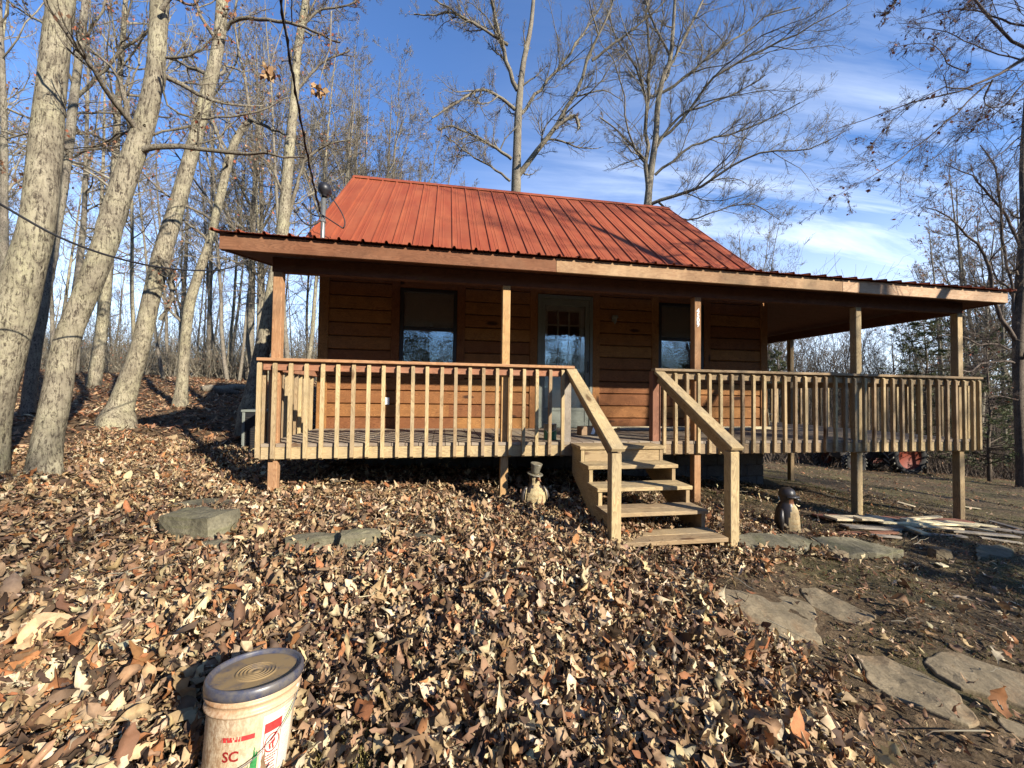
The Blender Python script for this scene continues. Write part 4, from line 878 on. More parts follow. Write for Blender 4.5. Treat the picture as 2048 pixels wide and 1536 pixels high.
# ------------------------------------------------------------ trees
def norm(a): return a/np.maximum(np.linalg.norm(a, axis=-1, keepdims=True), 1e-9)
def resample(P, Rr, K):
    P = np.array([tuple(p) for p in P], float); Rr = np.array(Rr, float); n = len(P); out = []; ro = []
    d = np.r_[0, np.cumsum(np.linalg.norm(np.diff(P, axis=0), axis=1))]
    for s in np.linspace(0, d[-1], K):
        i = min(np.searchsorted(d, s, side='right')-1, n-2); t_ = (s-d[i])/(d[i+1]-d[i]+1e-9)
        p0, p1, p2, p3 = P[max(i-1, 0)], P[i], P[i+1], P[min(i+2, n-1)]
        out.append(.5*(2*p1+(p2-p0)*t_+(2*p0-5*p1+4*p2-p3)*t_*t_+(3*p1-p0-3*p2+p3)*t_**3)); ro.append(Rr[i]*(1-t_)+Rr[i+1]*t_)
    return np.array(out), np.array(ro)
def tubes(P, Rr, sides):
    """P (N,K,3), Rr (N,K) -> verts, quads"""
    N, K, _ = P.shape; T = np.empty_like(P); T[:, 1:-1] = P[:, 2:]-P[:, :-2]; T[:, 0] = P[:, 1]-P[:, 0]; T[:, -1] = P[:, -1]-P[:, -2]; T = norm(T)
    ref = np.where(np.abs(T[:, :1, 2:3]) > .9, np.array([[[1., 0, 0]]]), np.array([[[0, 0, 1.]]])); A = norm(np.cross(T, np.broadcast_to(ref, T.shape))); B = np.cross(T, A)
    a = np.arange(sides)*2*np.pi/sides
    V = P[:, :, None]+(A[:, :, None]*np.cos(a)[None, None, :, None]+B[:, :, None]*np.sin(a)[None, None, :, None])*Rr[:, :, None, None]
    base = (np.arange(N)*K*sides)[:, None, None]; i = np.arange(K-1)[None, :, None]; k = np.arange(sides)[None, None, :]
    q = np.stack([base+i*sides+k, base+i*sides+(k+1) % sides, base+(i+1)*sides+(k+1) % sides, base+(i+1)*sides+k], -1).reshape(-1, 4)
    return V.reshape(-1, 3), q
def sprout(r, P, Rr, n, length, ang, K, up=.1, jit=.25, start=.25, rmul=.6, rtip=.25, lenpow=1.0, rmin=.0015, bias=None, rmax=1):
    """n children on every parent path"""
    N, Kp, _ = P.shape; t_ = np.sort(r.uniform(start, .98, (N, n)), 1); f = t_*(Kp-1); i = np.minimum(f.astype(int), Kp-2); fr = (f-i)[..., None]; ar = np.arange(N)[:, None]
    p0 = P[ar, i]*(1-fr)+P[ar, i+1]*fr; tan = norm(P[ar, i+1]-P[ar, i]); rr_ = Rr[ar, i]*(1-fr[..., 0])+Rr[ar, i+1]*fr[..., 0]
    rv = r.normal(0, 1, tan.shape); perp = norm(rv-tan*(rv*tan).sum(-1, keepdims=True)); a = r.normal(ang[0], ang[1], (N, n, 1)); d = norm(tan*np.cos(a)+perp*np.sin(a))
    if bias is not None: d = norm(d+np.array(bias))
    plen = np.linalg.norm(np.diff(P, axis=1), axis=2).sum(1)[:, None] if length[2] else 1.0
    L = r.uniform(length[0], length[1], (N, n))*plen*(1.15-.75*t_)**lenpow
    p0, d, L, rr_ = p0.reshape(-1, 3), d.reshape(-1, 3), L.ravel(), rr_.ravel(); M_ = len(p0); out = np.empty((M_, K, 3)); out[:, 0] = p0
    for k in range(1, K):
        d = norm(d+r.normal(0, jit, d.shape)+np.array([0, 0, up])); out[:, k] = out[:, k-1]+d*(L/(K-1))[:, None]
    r0 = np.clip(rr_*rmul*r.uniform(.7, 1.1, M_), rmin*1.3, rmax); rad = np.maximum(r0[:, None]*np.linspace(1, rtip, K)[None], rmin); return out, rad
def leafquads(r, P, n, size, pal):
    """small withered leaves hanging at the ends of twigs"""
    idx = r.integers(0, len(P), n); k = r.integers(1, P.shape[1], n); c = P[idx, k]+r.normal(0, .01, (n, 3)); s = size*r.uniform(.5, 1.3, n)
    a = norm(r.normal(0, 1, (n, 3))+np.array([0, 0, -.8])); b = norm(np.cross(a, r.normal(0, 1, (n, 3))))
    V = np.stack([c, c+a*s[:, None]*.5+b*s[:, None]*.33, c+a*s[:, None], c+a*s[:, None]*.5-b*s[:, None]*.33], 1)
    C = np.array(pal)[r.integers(0, len(pal), n)]*r.uniform(.7, 1.2, (n, 1)); return V.reshape(-1, 3), np.arange(n*4).reshape(-1, 4), np.repeat(C, 4, 0)
LEAFPAL = [(.22, .10, .05), (.30, .15, .08), (.16, .075, .045), (.36, .21, .12), (.34, .10, .05)]
def trunk_geo(r, P, Rr, K, sides, flare=.0, knob=.06):
    p, ra = resample(P, Rr, K); V, q = tubes(p[None], ra[None], sides); V = V.reshape(K, sides, 3); a = np.arange(sides)*2*np.pi/sides
    n1_ = r.uniform(0, 6.28, 4); k = np.arange(K)[:, None]
    w_ = 1+knob*(np.sin(2*a[None]+n1_[0]+k*.35)+.7*np.sin(3*a[None]+n1_[1]-k*.5)+.5*np.sin(5*a[None]+n1_[2]+k*1.3)+.5*r.normal(0, 1, (K, sides)))
    if flare: w_ = w_+flare*np.exp(-k/2.0)*(1+.6*np.sin(4*a[None]+n1_[3]))
    V = p[:, None]+(V-p[:, None])*w_[..., None]; return V.reshape(-1, 3), q, p, ra
def build_tree(name, trunk, limbs, seed, label, group=None, barkm='bark', twigm='twig', sides=14, KT=26, l1=10, l1len=(1.2, 3.0), l1start=.35, lv2=7, lv3=6, lv4=0, leafn=150, up=.06, flare=.35, tr_up=.12, leafsize=.05, tr=.011, pal=LEAFPAL, knob=.05, twig_r=.0022, bias=None):
    """trunk/limbs: lists of (point, radius)"""
    r = np.random.default_rng(seed); base = Vector(trunk[0][0]); root = empty(name, base, label, 'tree', group); o0 = np.array(base)
    tp = [np.array(p)-o0 for p, _ in trunk]; V, q, P, ra = trunk_geo(r, tp, [x for _, x in trunk], KT, sides, flare, knob)
    npmesh('trunk', V, q, M[barkm], root, smooth=True)
    Vs, Qs, off = [], [], 0; allmain = []
    def add(Pp, Rr, s):
        nonlocal off
        v_, f_ = tubes(Pp, Rr, s); Vs.append(v_); Qs.append(f_+off); off += len(v_)
    LP = []
    for lb in limbs:
        lp, lr = resample([np.array(p)-o0 for p, _ in lb], [x for _, x in lb], 14); lp[1:-1] += r.normal(0, .012, lp[1:-1].shape)*np.linalg.norm(lp[-1]-lp[0])*.35; LP.append((lp, lr*(.8 if flare >= .12 else 1.0)))
    if LP:
        lp = np.array([a for a, _ in LP]); lr = np.array([a for _, a in LP]); add(lp, lr, 7)
    if l1:
        p1, r1_ = sprout(r, P[None], ra[None], l1, (*l1len, 0), (1.0, .3), 9, up, .22, l1start, .45, .25, 1.0, bias=bias, rmax=max(.035, ra.max()*.16)); add(p1, r1_, 6)
    if LP:
        q1, s1 = sprout(r, lp, lr, lv2, (.25, .6, 1), (.75, .25), 9, up, .2, .15, .55, .25, bias=bias); add(q1, s1, 5)
        if l1: mp_ = np.concatenate([q1, p1]); mr_ = np.concatenate([s1, r1_])
        else: mp_, mr_ = q1, s1
        lt_, ls_ = sprout(r, lp, lr, lv2*2, (.10, .36, 1), (.9, .3), 9, tr_up, .15, .1, .3, .3); add(lt_, np.minimum(ls_, tr), 4); mp_ = np.concatenate([mp_, lt_]); mr_ = np.concatenate([mr_, ls_])
    else: mp_, mr_ = p1, r1_
    p2, r2_ = sprout(r, mp_, mr_, lv2, (.28, .6, 1), (.7, .25), 6, tr_up, .15, .15, .6, .3, bias=bias); add(p2, np.minimum(r2_, tr), 4)
    p3, r3_ = sprout(r, p2, np.minimum(r2_, tr), lv3, (.3, .65, 1), (.7, .3), 4, tr_up*.6, .16, .1, .6, .4, rmin=twig_r, bias=bias); add(p3, r3_, 3); tips = p3
    if lv4: p4, r4_ = sprout(r, p3, r3_, lv4, (.35, .7, 1), (.65, .3), 3, .05, .25, .2, .7, .5, rmin=twig_r*.8); add(p4, r4_, 3); tips = p4
    npmesh('branches', np.concatenate(Vs), np.concatenate(Qs), M['limb' if (twigm == 'twig' and LP) else twigm], root, smooth=True)
    if leafn:
        v_, f_, c_ = leafquads(r, tips, leafn, leafsize, pal); npmesh('leaves', v_, f_, M['leaf'], root, col=c_)
    return root
def T(L, D, wk=.9):
    """[(u, v, width_px)] seen at depth D (number or (base, top)) -> [(point, radius)]"""
    n = len(L); out = []
    for i, (u, v, w_) in enumerate(L):
        d = D if not isinstance(D, tuple) else D[0]+(D[1]-D[0])*i/(n-1); ra = ray(u, v); out.append((tuple(atD(u, v, d)), w_*wk/2*d/FPX/math.hypot(1, (u-1024)/FPX)))
    return out
def drop(tr_, z=-.15):
    p = tr_[0][0]; g_ = h1(p[0], p[1])+z; return [((p[0], p[1], g_), tr_[0][1]*1.05)]+tr_ if p[2] > g_+.02 else tr_
# the leaning oaks on the left
build_tree('oak_tree', drop(T([(-45, 1010, 140), (-25, 820, 122), (10, 690, 112), (45, 560, 104), (76, 444, 88), (90, 308, 82), (103, 171, 70), (123, 0, 66), (140, -160, 58), (150, -420, 50), (165, -800, 34)], (3.9, 4.6))),
    [T([(118, 60, 12), (40, 20, 8), (-60, -60, 5)], 4.5), T([(80, 420, 7), (20, 350, 5), (-60, 300, 3)], (4.3, 4.0)), T([(140, -300, 30), (260, -420, 18), (380, -560, 10)], 4.6)], 11,
    'thickest leaning pale-barked trunk, cut off by the left edge', sides=28, KT=60, l1=5, l1start=.5, lv2=5, lv3=5, leafn=160, flare=.12, knob=.022)
build_tree('oak_tree', drop(T([(85, 965, 92), (94, 886, 74), (115, 785, 70), (134, 683, 64), (174, 582, 62), (213, 480, 62), (222, 444, 60), (256, 342, 55), (291, 239, 50), (311, 137, 44), (320, 0, 44), (330, -150, 38), (345, -400, 28)], (4.05, 5.0))),
    [T([(322, 20, 16), (345, -5, 10), (385, 10, 7), (420, -30, 5)], 4.7), T([(290, 250, 8), (240, 270, 6), (190, 292, 5), (100, 300, 3)], (4.6, 5.2)), T([(332, 115, 10), (380, 112, 8), (430, 70, 6), (450, 10, 4)], (4.6, 4.5)),
     T([(325, 125, 11), (330, 160, 9), (328, 190, 8), (350, 225, 7), (415, 236, 7), (520, 222, 6), (575, 195, 4)], (4.6, 5.0))], 12,
    'second big leaning trunk with moss at its foot, in front of the thick one', sides=26, KT=56, l1=6, l1start=.45, lv2=5, lv3=5, leafn=260, flare=.22, knob=.024)
build_tree('oak_tree', drop(T([(232, 845, 92), (239, 819, 66), (262, 751, 52), (284, 683, 44), (306, 582, 42), (323, 513, 44), (354, 410, 38), (383, 308, 35), (409, 205, 32), (434, 103, 28), (445, 0, 27), (450, -160, 22), (460, -380, 14)], (6.3, 7.4))),
    [T([(452, 60, 13), (470, 36, 12), (520, 38, 11), (590, 48, 9), (630, 65, 7), (680, 85, 5)], (7.0, 6.6)), T([(330, 520, 16), (345, 590, 12), (320, 640, 14)][::-1], 6.6), T([(395, 250, 10), (330, 262, 8), (250, 290, 5), (160, 300, 4)], (7.0, 6.5))], 13,
    'third leaning trunk, with a broad mossy foot among the leaves', sides=20, KT=48, l1=7, l1start=.5, lv2=6, lv3=5, leafn=300, flare=.2, knob=.028)
build_tree('oak_tree', drop(T([(361, 815, 38), (361, 802, 31), (367, 734, 26), (372, 666, 25), (382, 598, 24), (403, 531, 22), (420, 479, 20), (441, 393, 20), (461, 308, 19), (482, 262, 17), (502, 239, 14)], (9.2, 9.6))),
    [T([(455, 315, 10), (440, 285, 9), (425, 240, 8), (420, 200, 7), (470, 130, 5), (480, 40, 4)], 9.6), T([(502, 239, 13), (495, 190, 9), (482, 120, 8), (470, 60, 7), (475, -30, 5)], 9.5), T([(372, 650, 11), (340, 620, 8), (320, 575, 8), (335, 545, 6), (350, 500, 4)], 9.4), T([(502, 239, 12), (560, 265, 7), (620, 300, 4)], (9.5, 9.0))], 14,
    'crooked slender tree that kinks at the top, shaded at its foot', sides=16, KT=40, l1=6, l1start=.5, lv2=6, lv3=5, leafn=260, flare=.25, knob=.03)
build_tree('oak_tree', drop(T([(498, 830, 50), (505, 800, 44), (515, 750, 40), (535, 650, 36), (550, 560, 33), (560, 500, 28), (567, 445, 27), (578, 308, 23), (588, 205, 20), (595, 103, 18), (612, 0, 16), (622, -120, 12), (630, -260, 8)], (7.0, 8.6))),
    [T([(575, 440, 14), (600, 350, 9), (612, 320, 8), (650, 290, 6), (700, 280, 4)], 8.0), T([(588, 190, 9), (640, 130, 7), (700, 100, 4)], 8.2), T([(600, 60, 9), (640, 20, 7), (690, 12, 5), (740, -10, 4)], 8.3), T([(570, 400, 9), (540, 330, 6), (500, 300, 4)], 7.8), T([(590, 150, 8), (605, 60, 6), (650, -40, 5)], 8.4)], 15,
    'straight oak rising just behind the cabin corner post and roof mast', sides=18, KT=44, l1=9, l1start=.45, lv2=7, lv3=6, leafn=420, flare=.2, knob=.03)
build_tree('oak_tree', drop(T([(52, 900, 40), (62, 760, 34), (88, 600, 30), (105, 500, 28), (120, 410, 26), (137, 290, 25), (147, 205, 24), (160, 100, 20), (171, 0, 17), (178, -120, 12)], (6.4, 7.2))),
    [T([(140, 205, 16), (175, 175, 13), (215, 135, 12), (255, 90, 10), (300, 60, 6)], 7.0), T([(150, 130, 10), (180, 60, 9), (205, 20, 8), (215, -30, 6)], 7.0), T([(128, 320, 10), (180, 300, 8), (240, 275, 7), (300, 230, 5)], (6.9, 6.4)), T([(110, 240, 9), (170, 225, 8), (260, 228, 6), (340, 235, 5)], (6.9, 7.3))], 16,
    'reddish forked trunk partly hidden behind the thickest one', barkm='bark_grey', sides=16, KT=40, l1=7, l1start=.45, lv2=7, lv3=6, leafn=500, flare=.2, pal=LEAFPAL+[(.42, .12, .08)])
# two big trees behind the cabin roof
build_tree('oak_tree', drop(T(wk=.78, L=[(1030, 470, 27), (1032, 383, 24), (1035, 273, 20), (1038, 205, 18), (1045, 137, 15), (1054, 90, 13), (1062, 51, 11), (1067, 0, 9), (1075, -90, 7), (1085, -200, 4)], D=13.5)),
    [T(wk=.78, L=[(1036, 352, 15), (1075, 300, 13), (1110, 256, 11), (1140, 205, 10), (1158, 171, 9), (1176, 120, 8), (1192, 85, 7), (1208, 45, 6), (1223, 7, 5), (1240, -70, 3)], D=(13.5, 12)),
     T(wk=.78, L=[(1184, 121, 8), (1225, 90, 6), (1262, 62, 5), (1312, 20, 4), (1350, -20, 3)], D=(12.6, 12.0)), T(wk=.78, L=[(1035, 180, 12), (1021, 150, 11), (1008, 100, 10), (995, 60, 9), (984, 0, 8), (975, -80, 5)], D=(13.5, 13)),
     T(wk=.78, L=[(1042, 228, 9), (1066, 192, 8), (1110, 144, 7), (1150, 90, 6), (1178, 51, 5), (1206, 3, 4)], D=(13.5, 14.5)), T(wk=.78, L=[(1030, 219, 10), (1008, 200, 8), (985, 186, 7), (956, 181, 7), (915, 205, 6), (864, 236, 4)], D=(13.5, 12.2)),
     T(wk=.78, L=[(1023, 318, 9), (985, 292, 7), (939, 267, 6), (905, 252, 5), (878, 260, 4)], D=(13.5, 12.4)), T(wk=.78, L=[(1020, 362, 7), (985, 335, 5), (939, 308, 4), (890, 270, 3)], D=13), T(wk=.78, L=[(1158, 255, 9), (1150, 232, 8), (1128, 242, 8), (1110, 258, 8)][::-1], D=12.4),
     T(wk=.78, L=[(1016, 90, 8), (970, 60, 6), (915, 28, 5), (860, -5, 3)], D=(13.3, 12.5)), T(wk=.78, L=[(960, 55, 6), (900, 24, 5), (870, 30, 4), (828, 28, 3)], D=12.9)], 17,
    'tall bare oak behind the middle of the red roof with a wide forking crown', barkm='bark_grey', sides=16, KT=40, l1=9, l1start=.3, l1len=(.8, 2.0), lv2=9, lv3=6, leafn=420, flare=.1, tr=.013, twig_r=.0028)
build_tree('oak_tree', drop(T(wk=.78, L=[(1290, 480, 24), (1295, 410, 22), (1302, 342, 17), (1312, 273, 15), (1316, 205, 14), (1328, 150, 12), (1340, 120, 11), (1346, 60, 9), (1350, 0, 8), (1360, -110, 5)], D=13)),
    [T(wk=.78, L=[(1297, 395, 14), (1293, 342, 11), (1295, 250, 10), (1298, 171, 9), (1297, 90, 7), (1295, 34, 6), (1300, -40, 4)], D=(13, 13.3)),
     T(wk=.78, L=[(1300, 409, 10), (1350, 392, 9), (1397, 376, 8), (1440, 350, 7), (1487, 318, 6), (1548, 301, 5), (1624, 297, 4), (1690, 262, 2.5)], D=(13, 10.5)),
     T(wk=.78, L=[(1316, 280, 9), (1350, 256, 8), (1391, 205, 7), (1415, 170, 7), (1442, 144, 7), (1521, 103, 6), (1589, 68, 5), (1650, 40, 3.5), (1702, 7, 2)], D=(13, 11)),
     T(wk=.78, L=[(1325, 185, 8), (1350, 171, 8), (1385, 140, 7), (1418, 113, 6), (1487, 68, 5), (1540, 30, 4), (1600, 15, 3)], D=(13, 12.4)), T(wk=.78, L=[(1330, 160, 8), (1362, 90, 7), (1392, 30, 6), (1420, -30, 4)], D=(13, 13.4)),
     T(wk=.78, L=[(1300, 340, 8), (1262, 290, 6), (1235, 262, 4), (1200, 235, 3)], D=(13, 13.5)), T(wk=.78, L=[(1296, 215, 7), (1270, 130, 5), (1235, 80, 4), (1215, 20, 3)], D=(13.2, 13)), T(wk=.78, L=[(1340, 110, 7), (1300, 30, 5), (1280, -40, 4)], D=13),
     T(wk=.78, L=[(1310, 350, 8), (1345, 320, 7), (1400, 285, 6), (1480, 262, 5), (1560, 225, 4), (1600, 205, 2.5)], D=(13, 11.6)), T(wk=.78, L=[(1318, 405, 6), (1370, 440, 5), (1420, 425, 4), (1500, 408, 3), (1560, 440, 2)], D=(13, 11.5)),
     T(wk=.78, L=[(1310, 300, 8), (1340, 250, 7), (1372, 225, 6), (1400, 215, 5), (1480, 180, 4), (1530, 150, 3)], D=(13, 12))], 18,
    'double-trunked bare tree behind the right end of the red roof', barkm='bark_grey', sides=14, KT=40, l1=7, l1start=.3, l1len=(.8, 2.0), lv2=10, lv3=6, leafn=60, flare=.1, tr=.011, twig_r=.0028)
# right edge: dark tree and the overhanging limbs of one standing outside the picture
build_tree('oak_tree', drop(T([(2044, 940, 30), (2040, 850, 28), (2036, 700, 28), (2042, 560, 30), (2048, 440, 22), (2044, 340, 14), (2050, 220, 10), (2060, 80, 6)], 10.5)),
    [T([(2030, 680, 14), (2012, 650, 13), (1995, 625, 12), (1982, 580, 11), (1978, 530, 10), (1955, 490, 7), (1925, 460, 6), (1890, 430, 4), (1850, 415, 3)], (10.5, 10)), T([(2028, 726, 8), (1995, 722, 8), (1965, 728, 7), (1940, 742, 5), (1900, 738, 3)], (10.5, 9.5)),
     T([(2036, 640, 10), (2020, 560, 8), (2005, 480, 8), (1998, 400, 7), (1990, 330, 5), (1960, 290, 3)], (10.5, 10.5)), T([(2022, 700, 6), (1990, 688, 6), (1960, 690, 5), (1930, 675, 4), (1880, 670, 2.5)], (10.5, 9.8)), T([(2044, 500, 10), (2010, 430, 8), (1970, 380, 6), (1940, 350, 4), (1890, 330, 2.5)], (10.5, 10.8)),
     T([(2036, 800, 5), (1990, 792, 4), (1950, 800, 3), (1935, 812, 2)], 10)], 19,
    'dark many-branched tree at the right edge beside the pines', barkm='bark_dark', twigm='twig_dark', sides=14, KT=34, l1=9, l1start=.25, l1len=(.7, 1.8), lv2=8, lv3=6, leafn=260, leafsize=.045, flare=.1, tr=.010)
# the overhanging tree: its trunk stands out of frame to the right
tb = Vector((9.6, -3.4, h1(9.6, -3.4)-.1)); lim0 = atD(2110, 100, 6.4)
build_tree('overhanging_tree', [(tuple(tb), .20), (tuple(tb+Vector((.0, .1, 2))), .17), (tuple(tb+Vector((-.1, .3, 4.0))), .15), (tuple(tb+Vector((-.1, .5, 6.5))), .12), (tuple(tb+Vector((0, .6, 9))), .06)],
    [[(tuple(tb+Vector((-.05, .3, 3.6))), .09), (tuple(lim0), .065)]+T([(2047, 133, 14), (2010, 150, 12), (1976, 164, 10), (1940, 180, 7), (1895, 186, 6), (1846, 195, 5), (1790, 215, 4), (1747, 233, 3), (1690, 250, 2), (1644, 267, 1.5)], (6.2, 6.0)),
     T([(1978, 165, 9), (1935, 205, 6), (1897, 239, 5.5), (1840, 285, 4.5), (1794, 325, 3.5), (1730, 362, 2.2), (1651, 403, 1.4)], (6.2, 5.8)), T([(1985, 160, 8), (1968, 200, 6), (1985, 216, 5), (2030, 205, 4), (2080, 180, 3)], 6.2),
     T([(1945, 180, 6), (1900, 175, 5), (1860, 190, 4), (1800, 225, 3.2), (1770, 260, 2.5), (1735, 300, 1.8)], (6.1, 5.9)), T([(1930, 142, 5), (1900, 130, 4), (1870, 92, 3), (1820, 88, 2.2), (1780, 98, 1.6)], 6.3), T([(2060, 120, 8), (2000, 110, 5), (1940, 85, 4), (1880, 60, 3), (1820, 55, 2)], (6.3, 6.6)),
     T([(2080, 60, 10), (2010, 40, 7), (1950, 20, 5), (1890, 22, 3.5), (1830, 40, 2.5)], (6.4, 6.9)), T([(2100, 240, 8), (2050, 262, 6), (2010, 300, 4.5), (1960, 330, 3), (1890, 375, 2), (1850, 402, 1.4)], (6.3, 6.0)), T([(2060, 150, 8), (1990, 230, 4), (1930, 262, 3), (1880, 310, 2.2), (1820, 340, 1.5)], (6.2, 6.4)),
     T([(1800, -30, 9), (1790, 5, 7), (1775, 25, 4), (1762, 42, 2)], 6.6), T([(2090, 0, 8), (2020, -10, 6), (1960, -25, 5), (1900, -30, 3)], 6.8)], 20,
    'dark drooping limbs with brown leaves reaching in from the top right corner', barkm='bark_dark', twigm='twig_dark', sides=12, KT=24, l1=3, l1start=.6, lv2=7, lv3=6, lv4=2, leafn=380, leafsize=.06, flare=.2, tr=.0045, up=-.05, tr_up=-.05, twig_r=.0013, bias=(-.35, 0, -.1), pal=[(.10, .035, .022), (.15, .06, .035), (.07, .03, .02), (.22, .09, .05)])
# forest trees: a few kinds, copied
def copy_tree(root, loc, rz, sc, label, group, name=None):
    c = root.copy(); COL.objects.link(c); c.location = loc; c.rotation_euler = (random.uniform(-.05, .05), random.uniform(-.05, .05), rz); c.scale = sc
    c['label'] = label; c['group'] = group
    for ch in root.children: d = ch.copy(); COL.objects.link(d); d.parent = c
    return c
def proto(seed, h, r0, kind):
    r = random.Random(seed); lx, ly = r.uniform(-.08, .08), r.uniform(-.08, .08); tr_ = []; x = y = 0
    for k in range(9):
        f = k/8; x += lx*h/8+r.uniform(-.06, .06)*h/14; y += ly*h/8+r.uniform(-.06, .06)*h/14; tr_.append(((x, y, f*h), r0*.72*(1-f)**.8+.008))
    tr_[0] = ((0, 0, 0), tr_[0][1])
    return build_tree('forest_tree', tr_, [], seed, 'x', 'x', barkm='bark_grey' if kind else 'bark', twigm='twig', sides=8, KT=14, l1=24 if kind < 2 else 13, l1len=(h*.13, h*.30), l1start=.28, lv2=7, lv3=6, leafn=[60, 420, 10][kind], leafsize=.09, flare=.2, tr=.012, twig_r=.0045)
protos = [proto(101, 15, .15, 0), proto(102, 13, .11, 1), proto(103, 16, .17, 1), proto(104, 11, .07, 2), proto(105, 12, .09, 0), proto(106, 9, .05, 2)]
def fan_proto(seed, h, nl):
    r = random.Random(seed); tr_ = [((0, 0, 0), .16), ((.05, 0, h*.2), .13), ((0, .08, h*.45), .10), ((.1, .1, h*.7), .06), ((.0, .0, h*.97), .012)]; lb = []
    for k in range(nl):
        a = 6.28*k/nl+r.uniform(-.4, .4); z0 = h*r.uniform(.22, .5); sp_ = h*r.uniform(.12, .24); z1 = h*r.uniform(.75, 1.0); c_, s_ = math.cos(a), math.sin(a)
        lb.append([((0, .03, z0), .055), ((c_*sp_*.35, s_*sp_*.35, z0+(z1-z0)*.25), .045), ((c_*sp_*.75, s_*sp_*.75, z0+(z1-z0)*.65), .028), ((c_*sp_, s_*sp_, z1), .010)])
    return build_tree('forest_tree', tr_, lb, seed, 'x', 'x', barkm='bark_grey', twigm='twig', sides=8, KT=14, l1=12, l1len=(h*.1, h*.2), l1start=.3, lv2=8, lv3=7, leafn=260, leafsize=.09, flare=.1, tr=.013, twig_r=.006)
protos += [fan_proto(107, 14, 6), fan_proto(108, 13, 5)]
used = [False]*8
GL = {'L': ('slender bare trees of the woodland left of the cabin', 'slender bare tree in the woodland behind the leaning oaks'), 'B': ('bare trees far behind the cabin roof', 'twiggy bare tree top showing over the red roof'),
      'R': ('thin bare trees down the slope beyond the porch', 'thin bare tree on the slope beyond the porch'), 'S': ('bare trees across the clearing behind the viewer', 'bare tall tree across the clearing, casting its shadow on the cabin')}
def put(i, x, y, s, zone, rz=None, szz=None):
    loc = (x, y, h1(x, y)-.15); rz = random.uniform(0, 6.28) if rz is None else rz; sc = (s, s, szz or s*random.uniform(.9, 1.15)); g_, l_ = GL[zone]
    if not used[i]:
        used[i] = True; o = protos[i]; o.location = loc; o.rotation_euler = (0, 0, rz); o.scale = sc; o['label'] = l_; o['group'] = g_; return o
    return copy_tree(protos[i], loc, rz, sc, l_, g_)
rr = random.Random(5)
def cam_xy(u, D): d = ray(u, 700); return CX+d[0]*D, CY+d[1]*D
for (u, D, i, s) in [(188, 11, 0, .9), (455, 18, 4, .9), (480, 17, 5, 1.1), (268, 14, 4, .8), (420, 20, 1, 1), (15, 10, 1, .9), (150, 15, 2, .8), (585, 15, 1, .9), (610, 17, 4, 1.0), (345, 18, 3, 1), (530, 19, 2, .8)]:
    x, y = cam_xy(u, D); put(i, x, y, s*1.15, 'L')
for k in range(8):
    u = -200+rr.random()*900; D = 15+rr.random()*14; x, y = cam_xy(u, D); put(rr.choice([6, 7]), x, y, rr.uniform(.75, 1.2), 'L')
for k in range(40):
    u = -250+rr.random()*1000; D = 16+rr.random()**1.2*22; x, y = cam_xy(u, D); put(rr.choice([0, 1, 1, 2, 3, 3, 4, 5, 5]), x, y, rr.uniform(.8, 1.4), 'L')
for (u, D, s) in [(760, 22, 1.05), (825, 24, 1.15), (700, 20, 1.0), (890, 26, 1.15), (960, 28, 1.1), (860, 31, 1.2), (1120, 32, 1.05), (1490, 24, .85), (1530, 26, .8), (1450, 27, .85), (1570, 30, .72)]:
    x, y = cam_xy(u, D); put(rr.choice([6, 7]), x, y, s*1.05, 'B')
for k in range(48):
    u = 1530+rr.random()*620; D = 15+rr.random()*16; x, y = cam_xy(u, D); put(rr.choice([3, 4, 5, 5]), x, y, rr.uniform(.33, .62), 'R')
for (u, D, s, i) in [(1700, 24, .6, 6), (1640, 26, .6, 7), (1790, 22, .62, 7), (1870, 20, .7, 6), (1950, 17, .8, 7), (2030, 18, .9, 6), (1900, 15, .78, 1), (1940, 18, .85, 2), (2010, 16, .9, 1), (1980, 20, .9, 2), (1345+530, 17, .62, 4), (1815, 22, .5, 4), (2080, 17, 1.0, 2)]:
    x, y = cam_xy(u, D); put(i, x, y, s, 'R')
# trees on the sunny side, out of the picture: they throw the shadows on roof, fascia and path
for (x, y, i, s) in [(17.5, -12.5, 2, 1.25), (21, -12, 0, 1.3), (24, -18, 2, 1.35), (13.2, -9.0, 4, .95), (28, -15, 1, 1.4), (10, -17, 2, 1.2), (3, -19, 0, 1.2), (-3, -17, 1, 1.2), (-8, -20, 2, 1.2), (6, -24, 1, 1.2), (0, -26, 2, 1.1), (-14, -18, 4, 1.3), (25, -24, 1, 1.3), (11, -22, 0, 1.2)]:
    put(i, x, y, s, 'S')
